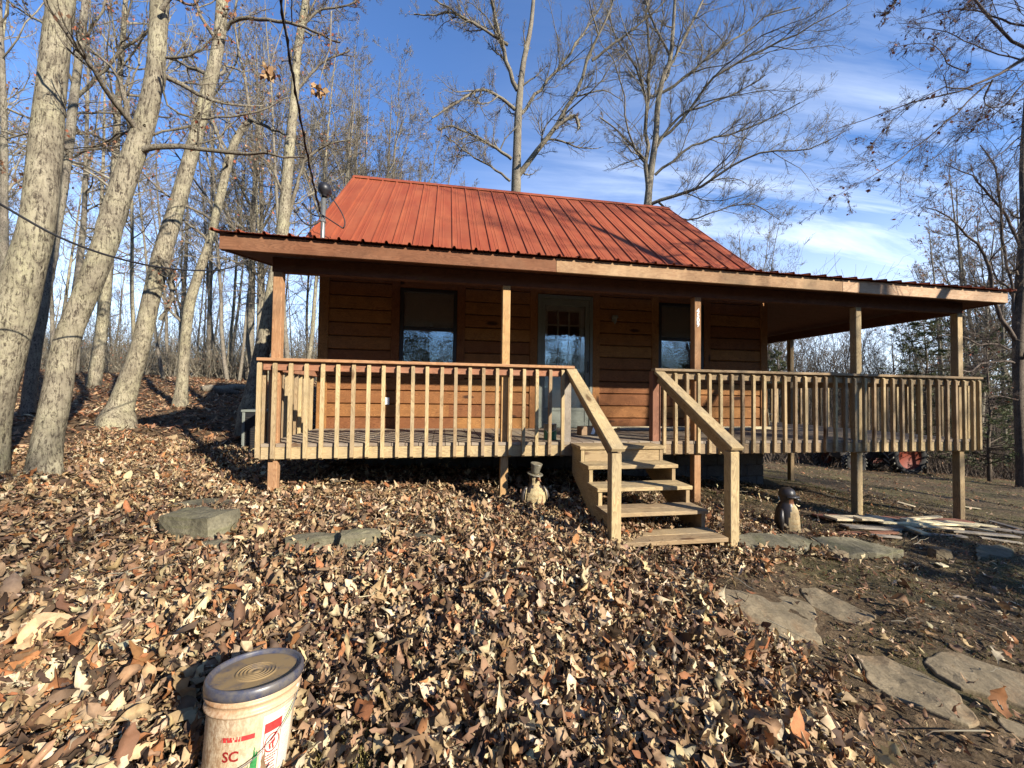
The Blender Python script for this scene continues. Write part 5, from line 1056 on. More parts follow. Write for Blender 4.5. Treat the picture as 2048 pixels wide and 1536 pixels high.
# ------------------------------------------------------------ conifers
def conifer(name, base, h, spread, seed, label, n=74, low=.10, dens=1.0, group=None):
    r = np.random.default_rng(seed); root = empty(name, base, label, 'tree', group); P = np.array([[0, 0, h*k/7] for k in range(8)], float); P[1:, :2] += r.normal(0, h*.006, (7, 2)); ra = np.linspace(h*.012, .01, 8)
    V, q, P, ra = trunk_geo(r, P, ra, 14, 8, .1); npmesh('trunk', V, q, M['bark_dark'], root, smooth=True)
    t_ = np.sort(r.uniform(low, .97, n)); p0 = np.stack([np.interp(t_, np.linspace(0, 1, 14), P[:, k]) for k in range(3)], 1); a = r.uniform(0, 6.28, n)
    L = spread*(1.08-t_)**.75*r.uniform(.6, 1.1, n); d = np.stack([np.cos(a), np.sin(a), r.uniform(-.05, .30, n)+t_*.35], 1); K = 7; B = np.empty((n, K, 3)); B[:, 0] = p0
    for k in range(1, K): d = norm(d+r.normal(0, .07, d.shape)+np.array([0, 0, -.03])); B[:, k] = B[:, k-1]+d*(L/(K-1))[:, None]
    R0 = np.linspace(1, .2, K)[None]*(.010+.006*L[:, None]); Vs, Q = tubes(B, R0, 4)
    tw, tr_ = sprout(r, B, R0, 9, (.14, .34, 1), (.8, .2), 4, .03, .12, .12, .5, .4, .8, .002); V2, Q2 = tubes(tw, np.minimum(tr_, .006), 3)
    npmesh('branches', np.concatenate([Vs, V2]), np.concatenate([Q, Q2+len(Vs)]), M['bark_dark'], root)
    m_ = int(len(tw)*30*dens); idx = r.integers(0, len(tw), m_); f = r.uniform(0, 2.99, m_); i = f.astype(int); fr = (f-i)[:, None]; c = tw[idx, i]*(1-fr)+tw[idx, i+1]*fr; dr_ = norm(tw[idx, i+1]-tw[idx, i]); dd = norm(dr_*.7+r.normal(0, .55, (m_, 3))+np.array([0, 0, .25])); s = r.uniform(.05, .11, m_)*(.6+h*.06)
    sd_ = norm(np.cross(dd, r.normal(0, 1, (m_, 3))))*(s*.17)[:, None]; V3 = np.stack([c-sd_, c+sd_, c+dd*s[:, None]], 1).reshape(-1, 3); pal = np.array([(.06, .085, .035), (.085, .11, .045), (.04, .06, .028), (.12, .13, .06)])
    npmesh('needles', V3, np.arange(m_*3).reshape(-1, 3), M['needle'], root, col=np.repeat(pal[r.integers(0, 4, m_)], 3, 0)); return root
for (u, D, h, sp, sd_, lb) in [(1850, 13.5, 5.4, 2.6, 31, 'broad dark green pine seen between the two end porch posts'), (1975, 12.0, 4.6, 2.1, 32, 'bushy pine just outside the porch corner, beside the dark tree'), (1556, 16, 4.6, 1.5, 33, 'small green pine seen beside the cabin wall under the porch roof'), (2075, 14, 5.0, 2.0, 34, 'pine half cut off by the right edge behind the boat')]:
    x, y = cam_xy(u, D); conifer('pine_tree', (x, y, h1(x, y)-.1), h, sp, sd_, lb, dens=.62)
for k, (x, y, h_, sp_, d_) in enumerate([(10.0, -5.9, 3.3, 1.7, 'first'), (11.1, -5.7, 3.6, 1.8, 'second'), (12.2, -5.6, 3.1, 1.8, 'third'), (13.4, -5.6, 2.9, 1.9, 'fourth'), (14.8, -5.6, 2.9, 1.9, 'fifth')]):  # low cedars added out of view, sized by the shade they throw
    conifer('shade_cedar', (x, y, h1(x, y)-.1), h_, sp_, 41+k, d_+' added low cedar of the unseen row shading the path', n=110, low=.03, dens=2.0, group='row of added low cedars shading the path')
conifer('shade_cedar', (9.8, -7.5, h1(9.8, -7.5)-.1), 2.9, 1.5, 49, 'single added low cedar, unseen, shading the flagstones', n=90, low=.03, dens=1.6)  # one more unseen cedar, added to shade the flagstones
# ------------------------------------------------------------ brush
def brush(name, N, fn, hgt, seed, label, rad=.004, twigm='twig', lean=.35, leafn=0, pal=LEAFPAL):
    r = np.random.default_rng(seed); P = fn(r, N); z = H(P[:, 0], P[:, 1])-.05; K = 6; d = norm(np.c_[r.normal(0, lean, (N, 2)), np.ones(N)]); L = hgt*r.uniform(.35, 1.25, N); B = np.empty((N, K, 3)); B[:, 0] = np.c_[P, z]
    for k in range(1, K): d = norm(d+r.normal(0, .16, d.shape)); B[:, k] = B[:, k-1]+d*(L/(K-1))[:, None]
    R0 = rad*r.uniform(.6, 1.8, (N, 1))*np.linspace(1, .3, K)[None]*1.6; V, q = tubes(B, R0, 3); B2, R2 = sprout(r, B, R0, 5, (.25, .6, 1), (.8, .3), 4, .05, .22, .15, .6, .4, 1, rad*.5); V2, q2 = tubes(B2, R2, 3)
    o = npmesh(name, np.concatenate([V, V2]), np.concatenate([q, q2+len(V)]), M[twigm]); tag(o, label, kind='stuff')
    if leafn:
        v_, f_, c_ = leafquads(r, B2, leafn, .07, pal); o2 = npmesh(name+'_leaves', v_, f_, M['leaf'], col=c_); tag(o2, 'withered leaves held in the '+label, kind='stuff')
def fan(u0, u1, D0, D1):
    def f(r, N):
        u = r.uniform(u0, u1, N); D = r.uniform(D0, D1, N); x = (u-1024)/FPX; d = _F[None]+x[:, None]*_XC[None]; return np.c_[CX+d[:, 0]*D, CY+d[:, 1]*D]
    return f
brush('undergrowth', 5200, fan(-300, 680, 17.5, 30), 2.3, 51, 'tangled grey brown undergrowth along the far edge of the leaf carpet', .006, leafn=5000)
brush('undergrowth', 1500, fan(-300, 680, 26, 44), 6.5, 52, 'haze of distant saplings behind the woodland edge', .012, lean=.12)
brush('brambles', 4200, fan(1520, 2200, 13.5, 26), 2.0, 53, 'dark brambles and saplings down the slope beyond the porch', .005, 'twig_dark', leafn=5000, pal=LEAFPAL+[(.06, .07, .03)]*3)
brush('brambles', 2600, fan(1450, 2200, 19, 38), 8.5, 54, 'distant thicket down the slope', .009, 'twig_dark', lean=.15)

# evergreens added out of view behind the viewer to close off the low sky
ev = conifer('sky_block_evergreen', (0, 0, 0), 11, 4.2, 71, 'added tall dense evergreen, unseen behind the viewer, closing off the low sky', n=110, low=.04, dens=.5, group='added evergreens closing off the low sky')
_r = random.Random(3); first = True
for (a0, a1, D0, D1, n_, s0, s1) in ((188, 300, 11, 19, 26, .75, 1.15), (96, 186, 25, 33, 18, .70, .92)):
    for k in range(n_):
        a = R(a0+(a1-a0)*(k+.5)/n_+_r.uniform(-1.5, 1.5)); D = _r.uniform(D0, D1); x, y = CX+math.sin(a)*D, CY+math.cos(a)*D; sc = _r.uniform(s0, s1)
        if first: o = ev; first = False
        else: o = copy_tree(ev, (0, 0, 0), 0, (1, 1, 1), ev['label'], ev['group'])
        o.location = (x, y, h1(x, y)-.1); o.scale = (sc*1.1, sc*1.1, sc); o.rotation_euler = (0, 0, _r.uniform(0, 6.28))
# woodland across the clearing, behind the viewer (seen only in the window glass, it also closes the low sky)
def fan_back(a0, a1, D0, D1):
    def f(r, N):
        a = np.radians(r.uniform(a0, a1, N)); D = r.uniform(D0, D1, N); return np.c_[CX+np.sin(a)*D, CY+np.cos(a)*D]
    return f
brush('thicket', 2600, fan_back(95, 275, 24, 36), 6.5, 61, 'tall thicket across the clearing behind the viewer', .03, leafn=30000, lean=.2)
# ------------------------------------------------------------ bucket
bc = atD(514, 1334, 1.30); BKH = .325; _up = Matrix.Rotation(R(8), 3, Vector(tuple(-_R))) @ Vector((0, 0, 1)); bc = bc-_up*BKH; bz = bc.z
bk_ = empty('bucket', tuple(bc), 'dirty white plastic bucket with a blue lid standing in the leaves up front', 'bucket'); bk_.scale = (.89, .89, .89); bk_.rotation_euler = Matrix.Rotation(R(8), 3, Vector(tuple(-_R))).to_euler()
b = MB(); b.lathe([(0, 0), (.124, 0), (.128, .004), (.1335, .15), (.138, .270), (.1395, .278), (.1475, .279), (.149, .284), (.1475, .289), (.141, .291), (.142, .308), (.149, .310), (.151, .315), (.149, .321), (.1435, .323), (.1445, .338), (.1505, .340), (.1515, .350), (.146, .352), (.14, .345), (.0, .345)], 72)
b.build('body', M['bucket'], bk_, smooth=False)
for p_ in bk_.children[0].data.polygons: p_.use_smooth = True
b = MB(); prof = [(.151, .330), (.1545, .331), (.1555, .345), (.1545, .357), (.150, .3635), (.145, .3645), (.1415, .360), (.1385, .3505), (.136, .3495)]
r_ = .132
prof += [(.126, .3500), (.07, .3500)]
for q in (.066, .054, .042, .030): prof += [(q, .3500), (q-.0015, .3535), (q-.0045, .3535), (q-.006, .3500)]
prof += [(.012, .350), (.010, .3525), (.0, .3525)]
b.lathe(prof, 80); lid = b.build('lid', M['lid'], bk_, smooth=True); lid.data.polygons.foreach_set('use_smooth', [True]*len(lid.data.polygons))
tocam = math.atan2(CY-bc.y, CX-bc.x)           # the side that faces the viewer
rad_at = lambda z: .128+(.1395-.128)*z/.278
def cyl_patch(name, a0, a1, z0, z1, m_, lift=.0008, parent=bk_, fn=None, n=12, nz=4):
    """angles in degrees to the viewer's right of the facing side"""
    b = MB(); A = [tocam+R(a0+(a1-a0)*i/n) for i in range(n+1)]; Z = [z0+(z1-z0)*j/nz for j in range(nz+1)]
    for z in Z:
        for a in A: rr_ = rad_at(z)+lift; b.v.append((math.cos(a)*rr_, math.sin(a)*rr_, z))
    for j in range(nz):
        for i in range(n):
            if fn and not fn((i+.5)/n, (j+.5)/nz): continue
            q = j*(n+1)+i; b.face([q, q+1, q+n+2, q+n+1], [(0, 0)]*4)
    return b.build(name, m_, parent)
def ring_patch(name, ac, zc, ra_, w_, m_, lift, parent, squash=1.0):
    b = MB(); n = 36
    for k in range(n):
        a = 2*math.pi*k/n
        for q in (ra_, ra_-w_): th = tocam+R(ac)+q*math.cos(a)/.137; z = zc+q*math.sin(a)*squash; rr_ = rad_at(z)+lift; b.v.append((math.cos(th)*rr_, math.sin(th)*rr_, z))
    for k in range(n): k2 = (k+1) % n; b.face([2*k, 2*k2, 2*k2+1, 2*k+1], [(0, 0)]*4)
    return b.build(name, m_, parent)
lab = cyl_patch('label', 12, 62, .0, .262, M['label_white'], .0006, n=20, nz=10)
cyl_patch('label_panel', 15, 39.5, .205, .235, M['label_red'], .0011, lab, n=10, nz=2)
for (a0, a1, z0, z1) in ((15, 15.8, .05, .205), (38.7, 39.5, .05, .205)): cyl_patch('label_border', a0, a1, z0, z1, M['label_red'], .0011, lab, n=1, nz=6)
ring_patch('warning_ring', 27.3, .168, .0255, .0035, M['label_red'], .0013, lab, 1.15)
rs = random.Random(4)
def splat(x, y):   # a tumbling figure inside the ring, as far as it can be made out
    x, y = x-.5, y-.5; d = abs(x*.8-y*.5); return (math.hypot(x-.05, y-.12) < .20) or (abs(x+.18-(-y)*.2) < .07 and -.38 < y < .1) or (abs(x-.02+y*.3) < .06 and -.40 < y < .0) or (abs(y-.22-x*.9) < .08 and -.1 < x < .36)
cyl_patch('warning_mark', 18, 36.6, .142, .194, M['label_red'], .0013, lab, fn=splat, n=22, nz=22)
for k, z in enumerate([.130, .122, .114, .104, .096, .086, .078, .070, .062, .054]):
    a_ = 16.5; 
    while a_ < 37.5:
        e_ = min(a_+rs.uniform(1.5, 5.5), 37.8)
        if e_ > 36 and rs.random() < .6: break
        cyl_patch('label_line', a_, e_, z, z+.0036, M['label_red'], .0011, lab, n=3, nz=1); a_ = e_+.7
cyl_patch('label_grey', 43, 60, .06, .20, M['label_grey'], .0011, lab, fn=lambda x, y: int(y*26) % 2 == 0, n=10, nz=52)
cyl_patch('label_lime', 43, 60, .208, .258, M['label_lime'], .0011, lab, fn=lambda x, y: int(y*9) % 2 == 0, n=10, nz=18)
gr_ = cyl_patch('green_print', -18, 9.5, .0, .178, M['label_green'], .0009, fn=lambda x, y: (y < .15+.85*x-.10*math.sin(x*21)+.06*math.sin(x*55)) and not (math.sin(x*61)*math.sin(y*47+x*9) > .93), n=44, nz=40)
for (a0, a1) in ((-38, -31), (-30.4, -23), (-22.3, -13.5), (-12.3, 3.5)): cyl_patch('red_stripe', a0, a1, .207, .2215, M['label_red'], .0009, n=8, nz=2, fn=(lambda x, y: True) if a0 > -15 else (lambda x, y: rs.random() > .18))
me = text_mesh('SC', .042, .0001); me.materials.clear(); me.materials.append(M['label_red'])
for v_ in me.vertices:
    th = tocam+R(-24)+v_.co.x/.134; z = .150+v_.co.y; rr_ = rad_at(z)+.0009; v_.co = (math.cos(th)*rr_, math.sin(th)*rr_, z)
o = bpy.data.objects.new('lettering', me); COL.objects.link(o); o.parent = bk_
# wire handle: from the ear on the right down to the grip on the left front
hp = []
for k in range(25):
    f = k/24; a = tocam+R(72-130*f); z = .285-.165*math.sin(min(1, f*1.18)*math.pi*.5)**1.1 if f < .85 else .118; rr_ = rad_at(min(z, .278))+.0065+.010*math.sin(f*math.pi); hp.append((math.cos(a)*rr_, math.sin(a)*rr_, z))
b = MB(); b.tube(hp, .0019, 8); hd = b.build('handle', M['grey_metal'], bk_, smooth=True)
b = MB(); b.tube(hp[17:24], .0085, 12); b.build('grip', M['label_white'], hd, smooth=True)
b = MB(); p = Vector(hp[0]); b.tube([p*1.0, p+Vector((-math.cos(tocam+R(72))*.012, -math.sin(tocam+R(72))*.012, 0))], .012, 12); b.build('ear', M['label_white'], hd)

# ------------------------------------------------------------ penguin statues
def statue_loc(u, v): p = gpx(u, v); return p
def penguin(u, v, hat, label, ang, S):
    p = gpx(u, v); t_ = empty('penguin_statue', (p.x, p.y, h1(p.x, p.y)-.012), label, 'statue', None, ang)
    # local: faces -Y
    bz_ = lambda f: f*S
    def blob(prof, sx=1, sy=1, c=(0, 0, 0), n=28): b = MB(); b.lathe([(r_*S, z*S) for r_, z in prof], n, (c[0]*S, c[1]*S, c[2]*S), sx, sy); return b
    if hat == 'top': prof = [(0, 0), (.225, 0), (.245, .03), (.262, .13), (.255, .25), (.225, .36), (.175, .45), (.13, .52), (.115, .56), (.125, .60), (.135, .66), (.13, .71), (.10, .75), (0, .77)]
    else: prof = [(0, 0), (.25, 0), (.265, .04), (.262, .25), (.25, .42), (.225, .54), (.18, .63), (.145, .68), (.14, .72), (.155, .78), (.155, .84), (.14, .90), (.10, .94), (0, .96)]
    b = blob(prof, 1.0, .88, n=40); me_ = None
    bo = b.build('body', [M['carve_dark'], M['carve_light' if hat == 'top' else 'carve_tan'], M['carve_brown']], t_, smooth=True)
    for f in bo.data.polygons:
        c = f.center; a = math.degrees(math.atan2(c.x, -c.y)); z = c.z/S; lim = 62
        zt = .52 if hat == 'top' else .66
        if z < zt and abs(a) < (lim-40*max(0, (z-.3)/(zt-.3))**2): f.material_index = 1
        elif z >= zt and abs(a) < 50: f.material_index = 1 if hat == 'top' else 2
    from mathutils import noise as mn
    for v_ in bo.data.vertices: n_ = mn.noise(v_.co*28)*.006+mn.noise(v_.co*70)*.0025; v_.co += Vector((v_.co.x, v_.co.y, 0)).normalized()*n_ if v_.co.xy.length > .01 else Vector((0, 0, 0))
    for s_ in (-1, 1):      # flippers
        b = MB(); top_ = .46 if hat == 'top' else .56; pts = [(s_*.19, .01, top_), (s_*.262, -.015, top_-.11), (s_*.292, -.03, top_-.24), (s_*.285, -.035, .10)]; q, ra_ = resample([tuple(Vector(x)*S) for x in pts], [.035*S, .055*S, .06*S, .02*S], 10)
        b.tube([tuple(x) for x in q], list(ra_), 10); w_ = b.build('wing', M['carve_dark'], t_, smooth=True)
        for v_ in w_.data.vertices: v_.co.x = v_.co.x*1.0
        if hat == 'top':
            b = MB(); b.tube([tuple(Vector((s_*.215, -.07, top_-.02))*S), tuple(Vector((s_*.25, -.10, top_-.16))*S), tuple(Vector((s_*.262, -.10, .12))*S)], [.008*S, .014*S, .008*S], 6); b.build('wing_edge', M['carve_light'], t_, smooth=True)
    zb_ = .655 if hat == 'top' else .79; fy = -.115 if hat == 'top' else -.13; turn = .25 if hat == 'top' else .55
    b = MB(); b.tube([tuple(Vector((.02, fy, zb_))*S), tuple(Vector((.02+turn*.09, fy-.06, zb_-.012))*S), tuple(Vector((.02+turn*.19, fy-.10, zb_-.045))*S)], [.042*S, .030*S, .006*S], 10); b.build('beak', M['carve_brown' if hat == 'top' else 'carve_dark'], t_, smooth=True)
    for s_ in (-1, 1):
        b = MB(); rr_ = .024*S; b.lathe([(rr_*math.sin(a), -rr_*math.cos(a)) for a in np.linspace(0.01, math.pi-.01, 8)], 12, tuple(Vector((s_*.055+.01, fy+.008, zb_+.045))*S)); e_ = b.build('eye', M['eye'], t_, smooth=True)
        b = MB(); rr_ = .011*S; b.lathe([(rr_*math.sin(a), -rr_*math.cos(a)) for a in np.linspace(0.01, math.pi-.01, 6)], 10, tuple(Vector((s_*.055+.012, fy-.014, zb_+.045))*S)); b.build('pupil', M['carve_dark'], e_, smooth=True)
        b = MB(); b.lathe([(0, .035), (.05, .03), (.075, .012), (.078, 0), (0, 0)], 14, tuple(Vector((s_*.10, -.16, .0))), 1, 1.25); b.v = [tuple(Vector(q)*S) for q in b.v]; b.build('foot', M['carve_light' if hat == 'top' else 'carve_tan'], t_, smooth=True)
    if hat == 'top':
        mt = Matrix.Rotation(R(9), 3, 'X') @ Matrix.Rotation(R(5), 3, 'Y'); hh = empty('hat'); hh.parent = t_; hh.location = (0, 0, 0)
        b = MB(); b.lathe([(0, 0), (.10*S, 0), (.175*S, .012*S), (.185*S, .026*S), (.165*S, .034*S), (.09*S, .028*S), (0, .028*S)], 30, (0, 0, .725*S), mtx=mt); b.build('hat_brim', M['carve_grey'], hh, smooth=True)
        b = MB(); b.lathe([(0, .02*S), (.092*S, .02*S), (.098*S, .08*S), (.112*S, .16*S), (.135*S, .245*S), (.135*S, .255*S), (.12*S, .258*S), (0, .24*S)], 30, (0, 0, .735*S), mtx=mt); b.build('hat_crown', M['carve_grey'], hh, smooth=True)
    else:
        b = MB(); b.lathe([(.158*S, 0), (.165*S, .01*S), (.162*S, .06*S), (.14*S, .13*S), (.09*S, .175*S), (0, .19*S)], 26, (0, 0, .83*S)); b.build('cap', M['carve_dark'], t_, smooth=True)
        b = MB(); b.lathe([(.05*S, -.012*S), (.20*S, -.022*S), (.205*S, -.012*S), (.05*S, .012*S)], 18, (0, -.03*S, .855*S), th=(R(200), R(345))); b.build('cap_peak', M['carve_dark'], t_, smooth=True)
        b = MB(); b.lathe([(.150*S, .0), (.162*S, .006*S), (.162*S, .030*S), (.150*S, .036*S)], 18, (0, -.012*S, .80*S), th=(R(205), R(335))); b.build('goggle_strap', M['carve_grey'], t_, smooth=True)
    return t_
penguin(1069, 1012, 'top', 'carved penguin figure in a tall top hat beside the porch post', .12, .485)
penguin(1574, 1066, 'cap', 'carved penguin figure in a dark cap, standing right of the steps', .35, .50)

# ------------------------------------------------------------ things on and round the porch
c_ = empty('paint_can', (3.035, .27, .0), 'small green and grey metal can standing on the deck behind the balusters', 'can')
b = MB(); b.lathe([(0, 0), (.078, 0), (.080, .004), (.078, .010), (.078, .115)], 28); b.build('lower_body', M['green'], c_, smooth=True)
b = MB(); b.lathe([(.0785, .115), (.0785, .185), (.082, .188), (.080, .193), (.070, .190), (0, .188)], 28); b.build('upper_body', M['grey_metal'], c_, smooth=True)
b = MB(); b.tube([(-.08, 0, .15), (-.05, -.075, .09), (.0, -.092, .10), (.05, -.075, .125), (.08, 0, .15)], .0025, 6); b.build('handle', M['white'], c_, smooth=True)
c_ = empty('cardboard_box', (3.70, .78, 0), 'small brown box with a pale label at the top of the steps', 'box', rz=.15)
b = MB(); b.box(-.12, .12, -.07, .07, .002, .12); b.build('box_body', M['card'], c_, bevel=.004)
b = MB(); b.hexa([(.02, -.0725, .02), (.07, -.0725, .012), (.07, -.071, .012), (.02, -.071, .02), (.055, -.0725, .112), (.10, -.0725, .098), (.10, -.071, .098), (.055, -.071, .112)]); b.build('paper_label', M['white'], c_)
b = MB((4.4, 1.66, 0)); b.box(4.36, 7.36, 1.60, 1.74, .004, .042); tag(b.build('loose_board', M['paleboard'], bevel=.003), 'long pale board lying on the deck against the log wall', 'board')
b = MB((4.3, 1.50, 0)); b.box(4.5, 6.9, 1.46, 1.57, .003, .040); tag(b.build('loose_board', M['greyboard'], bevel=.003), 'dark plank lying on the deck in front of the long pale board', 'board')
b = MB((7.6, 1.8, 0)); b.beam((7.95, 2.3, .03), (7.62, 2.0, .44), .04, .02); tag(b.build('loose_stick', M['paleboard']), 'short pale stick leaning at the cabin corner on the side porch', 'stick')
for k, (x, y, a, L_) in enumerate([(8.2, 3.2, .2, 1.5), (8.35, 3.5, -.3, 1.2), (8.1, 3.9, .6, .9), (8.5, 4.4, .1, 1.3), (8.3, 3.0, -.1, .8)]):
    b = MB((x, y, 0)); b.beam((x-L_/2*math.cos(a), y-L_/2*math.sin(a), .02+.04*k), (x+L_/2*math.cos(a), y+L_/2*math.sin(a), .02+.045*k), .09, .03); tag(b.build('porch_scrap', M['greyboard' if k % 2 else 'paleboard']), 'offcut of board in the heap on the side porch', 'board', 'board offcuts heaped on the side porch')
p = onY(484, 824, 2.35); gz = h1(p.x+.3, 2.4)
c_ = empty('heat_pump', (p.x, 2.35, gz-.03), 'dark outdoor unit with a pale frame beside the cabin corner', 'heat pump'); HH = p.z-gz+.03
b = MB(); wd = .62
for x in (0, wd-.04): b.box(x, x+.04, 0, .04, 0, HH); b.box(x, x+.04, .46, .50, 0, HH)
b.box(-.012, wd+.012, -.012, .512, HH, HH+.035); b.build('frame', M['cream'], c_, bevel=.004)
b = MB(); b.box(.04, wd-.04, .012, .488, .05, HH-.002)
b.build('coil', M['black'], c_)
b = MB()
for k in range(14): b.box(.041, wd-.041, .004, .011, .08+k*(HH-.14)/14, .08+k*(HH-.14)/14+.010)
b.build('grille', M['dark'], c_)
# scrap boards
rs = random.Random(12)
def scrap(u0, v0, u1, v1, w_, h_, lift, m_, label, group=None):
    a, b2 = gpx(u0, v0), gpx(u1, v1); a = Vector((a.x, a.y, h1(a.x, a.y)+lift)); b2 = Vector((b2.x, b2.y, h1(b2.x, b2.y)+lift)); c = (a+b2)/2
    b = MB(c); b.beam(a, b2, w_, h_, (0, 1, 0) if abs((b2-a).normalized().y) < .8 else (1, 0, 0)); o = b.build('scrap_board', m_, bevel=.002); return tag(o, label, 'board', group)
SB = M['redboard']; PB = M['paleboard']; GB_ = M['greyboard']
scrap(1635, 1038, 1935, 1047, .16, .02, .035, SB, 'long reddish board at the back of the scrap heap, against the porch posts')
scrap(1640, 1073, 1792, 1070, .07, .022, .03, SB, 'reddish batten at the near edge of the scrap heap')
scrap(1660, 1048, 1772, 1050, .17, .025, .075, PB, 'broad pale board on top at the near end of the scrap heap')
for (a, b_, c_2, d, w_, l_) in [(1715, 1052, 1776, 1055, .10, .09), (1762, 1062, 1955, 1066, .05, .10), (1770, 1061, 1925, 1072, .045, .085), (1800, 1054, 1880, 1058, .07, .08), (1890, 1051, 1990, 1062, .06, .06), (1806, 1055, 1880, 1048, .06, .10), (1815, 1064, 1850, 1078, .08, .06), (1930, 1060, 1990, 1071, .05, .05), (1920, 1046, 2000, 1060, .05, .03)]:
    scrap(a, b_, c_2, d, w_, .02, l_, PB, 'pale splintered board in the scrap heap', 'pale splintered boards in the scrap heap')
for (a, b_, c_2, d, w_, l_) in [(1690, 1060, 1790, 1066, .10, .045), (1735, 1040, 1810, 1052, .09, .06), (1840, 1048, 1935, 1056, .10, .05), (1900, 1066, 2035, 1078, .08, .03), (1960, 1058, 2060, 1072, .12, .03), (1690, 1056, 1850, 1060, .14, .02), (1830, 1072, 1930, 1078, .07, .03), (1960, 1078, 2044, 1090, .04, .02), (1740, 1075, 1800, 1080, .05, .03), (1980, 1045, 2040, 1062, .06, .02)]:
    scrap(a, b_, c_2, d, w_, .02, l_, GB_, 'grey weathered board in the scrap heap', 'grey weathered boards in the scrap heap')
for (a, b_, c_2, d) in [(1795, 1006, 1830, 1016), (1905, 1012, 1960, 1020), (1875, 1130, 1892, 1138)]:
    scrap(a, b_, c_2, d, .07, .012, .02, PB, 'small pale splinter of wood on the bare slope', 'pale splinters scattered on the slope')
# logs on the leaf carpet, far left
for (u0, v0, u1, v1, r_, lb) in [(405, 783, 498, 778, .10, 'fallen grey log lying on the sunlit leaves near the woodland edge'), (430, 788, 478, 790, .09, 'short dark log in front of the longer fallen one')]:
    a, b2 = gpx(u0, v0), gpx(u1, v1); b = MB(a); b.tube([a+(b2-a)*k/6+Vector((0, 0, r_*.7+.03*math.sin(k*2))) for k in range(7)], [r_*(1+.15*math.sin(k*3)) for k in range(7)], 10); tag(b.build('fallen_log', M['bark_grey' if r_ > .095 else 'bark_dark'], smooth=True), lb, 'log')
# maple leaves on the steps
def bigleaf(u, v, Y, z, size, m_, label, rz=0, name='dry_leaf'):
    b = MB(); n = 9; rs_ = random.Random(int(u)); pts = []
    for k in range(2*n): a = math.pi*k/n; r_ = size*(.5 if k % 2 else .22)*(1+.25*rs_.random()); pts.append((math.cos(a)*r_, math.sin(a)*r_*.8, .012*rs_.random()+.01*(k % 2)))
    b.v = [(0, 0, .002)]+pts
    for k in range(2*n): b.face([0, 1+k, 1+(k+1) % (2*n)], [(0, 0)]*3)
    o = b.build(name, m_, smooth=False); d = ray(u, v); t_ = (z-CZ)/d[2]; pp_ = CAMP+d*t_; o.location = (pp_[0], pp_[1], z+.004); o.rotation_euler = (0, 0, rz); return tag(o, label, 'leaf')
bigleaf(1250, 1067, 0, -.69, .15, M['orangeleaf'], 'orange brown dry leaf on the bottom step beside the post', .4)
bigleaf(1302, 1008, 0, -.52, .11, M['card'], 'small dark dry leaf in the middle of the fourth step', 1.4)
# ------------------------------------------------------------ tractor below the slope
tp_ = gpx(1812, 948); tr_o = empty('tractor', (tp_.x, tp_.y, h1(tp_.x, tp_.y)), 'old tractor with orange wheel rims parked beyond the side porch', 'tractor', rz=math.radians(-6))
def wheel(x, y, r_, w_, rim):
    wh = empty('wheel'); wh.parent = tr_o; wh.location = (x, y, r_*.97)
    rot = Matrix.Rotation(R(90), 3, 'X'); b = MB(); hw = w_/2
    b.lathe([(rim, -hw*.8), (rim*1.15, -hw), (r_*.9, -hw), (r_*.985, -hw*.7), (r_*.985, hw*.7), (r_*.9, hw), (rim*1.15, hw), (rim, hw*.8)], 40, mtx=rot); ty = b.build('tyre', M['tire'], wh, smooth=True)
    b = MB(); nl = 20
    for k in range(nl):
        for s_ in (-1, 1):
            a = 2*math.pi*(k+(.5 if s_ > 0 else 0))/nl; da = .22
            P = []
            for rr_ in (r_*.97, r_*1.035):
                for (aa, yy) in ((a, s_*hw*.95), (a+.07, s_*hw*.95), (a+.07+da, 0), (a+da, 0)): P.append((math.cos(aa)*rr_, yy, math.sin(aa)*rr_))
            b.hexa(P)
    b.build('tread_lugs', M['tire_dusty'], wh)
    b = MB(); b.lathe([(rim*1.06, -hw*.86), (rim*1.02, -hw*.9), (rim*.9, -hw*.55), (rim*.86, -hw*.35), (rim*.35, -hw*.30), (rim*.3, -hw*.55), (0, -hw*.6)], 32, mtx=rot); b.lathe([(0, hw*.5), (rim*.9, hw*.55), (rim*1.04, hw*.86)], 32, mtx=rot)
    # keep the dished face on the viewer's side
    rm_ = b.build('rim', M['orange'], wh, smooth=True)
    for k in range(6): a = k*math.pi/3; b = MB(); q = (math.cos(a)*rim*.52, hw*.34, math.sin(a)*rim*.52); b.tube([q, (q[0], q[1]+.03, q[2])], .018, 6); b.tube([(q[0], -hw*.30, q[2]), (q[0], -hw*.30-.03, q[2])], .018, 6); b.build('wheel_bolts', M['carve_dark'], rm_)
for y in (0, 1.15): wheel(0, y, .60, .34, .40); wheel(-1.75, y+.05, .36, .20, .20)
b = MB(); b.box(-1.95, -.15, .36, .80, .45, .72); b.box(-.3, .25, .30, .86, .42, .78); b.build('chassis', M['carve_dark'], tr_o, bevel=.02)
b = MB(); b.hexa([(-2.05, .36, .70), (-.75, .33, .70), (-.75, .83, .70), (-2.05, .80, .70), (-2.0, .40, 1.02), (-.75, .37, 1.12), (-.75, .79, 1.12), (-2.0, .76, 1.02)]); b.build('hood', M['carve_brown'], tr_o, bevel=.03)
for y in (.0, 1.15): b = MB(); b.lathe([(.66, -.17), (.68, -.17), (.68, .17), (.66, .17)], 12, (0, y, .58), mtx=Matrix.Rotation(R(90), 3, 'X'), th=(R(20), R(150))); b.build('fender', M['carve_brown'], tr_o)
b = MB(); b.box(-.22, .20, .38, .78, .80, .90); b.box(.14, .22, .38, .78, .90, 1.20); b.build('seat', M['black'], tr_o, bevel=.03)
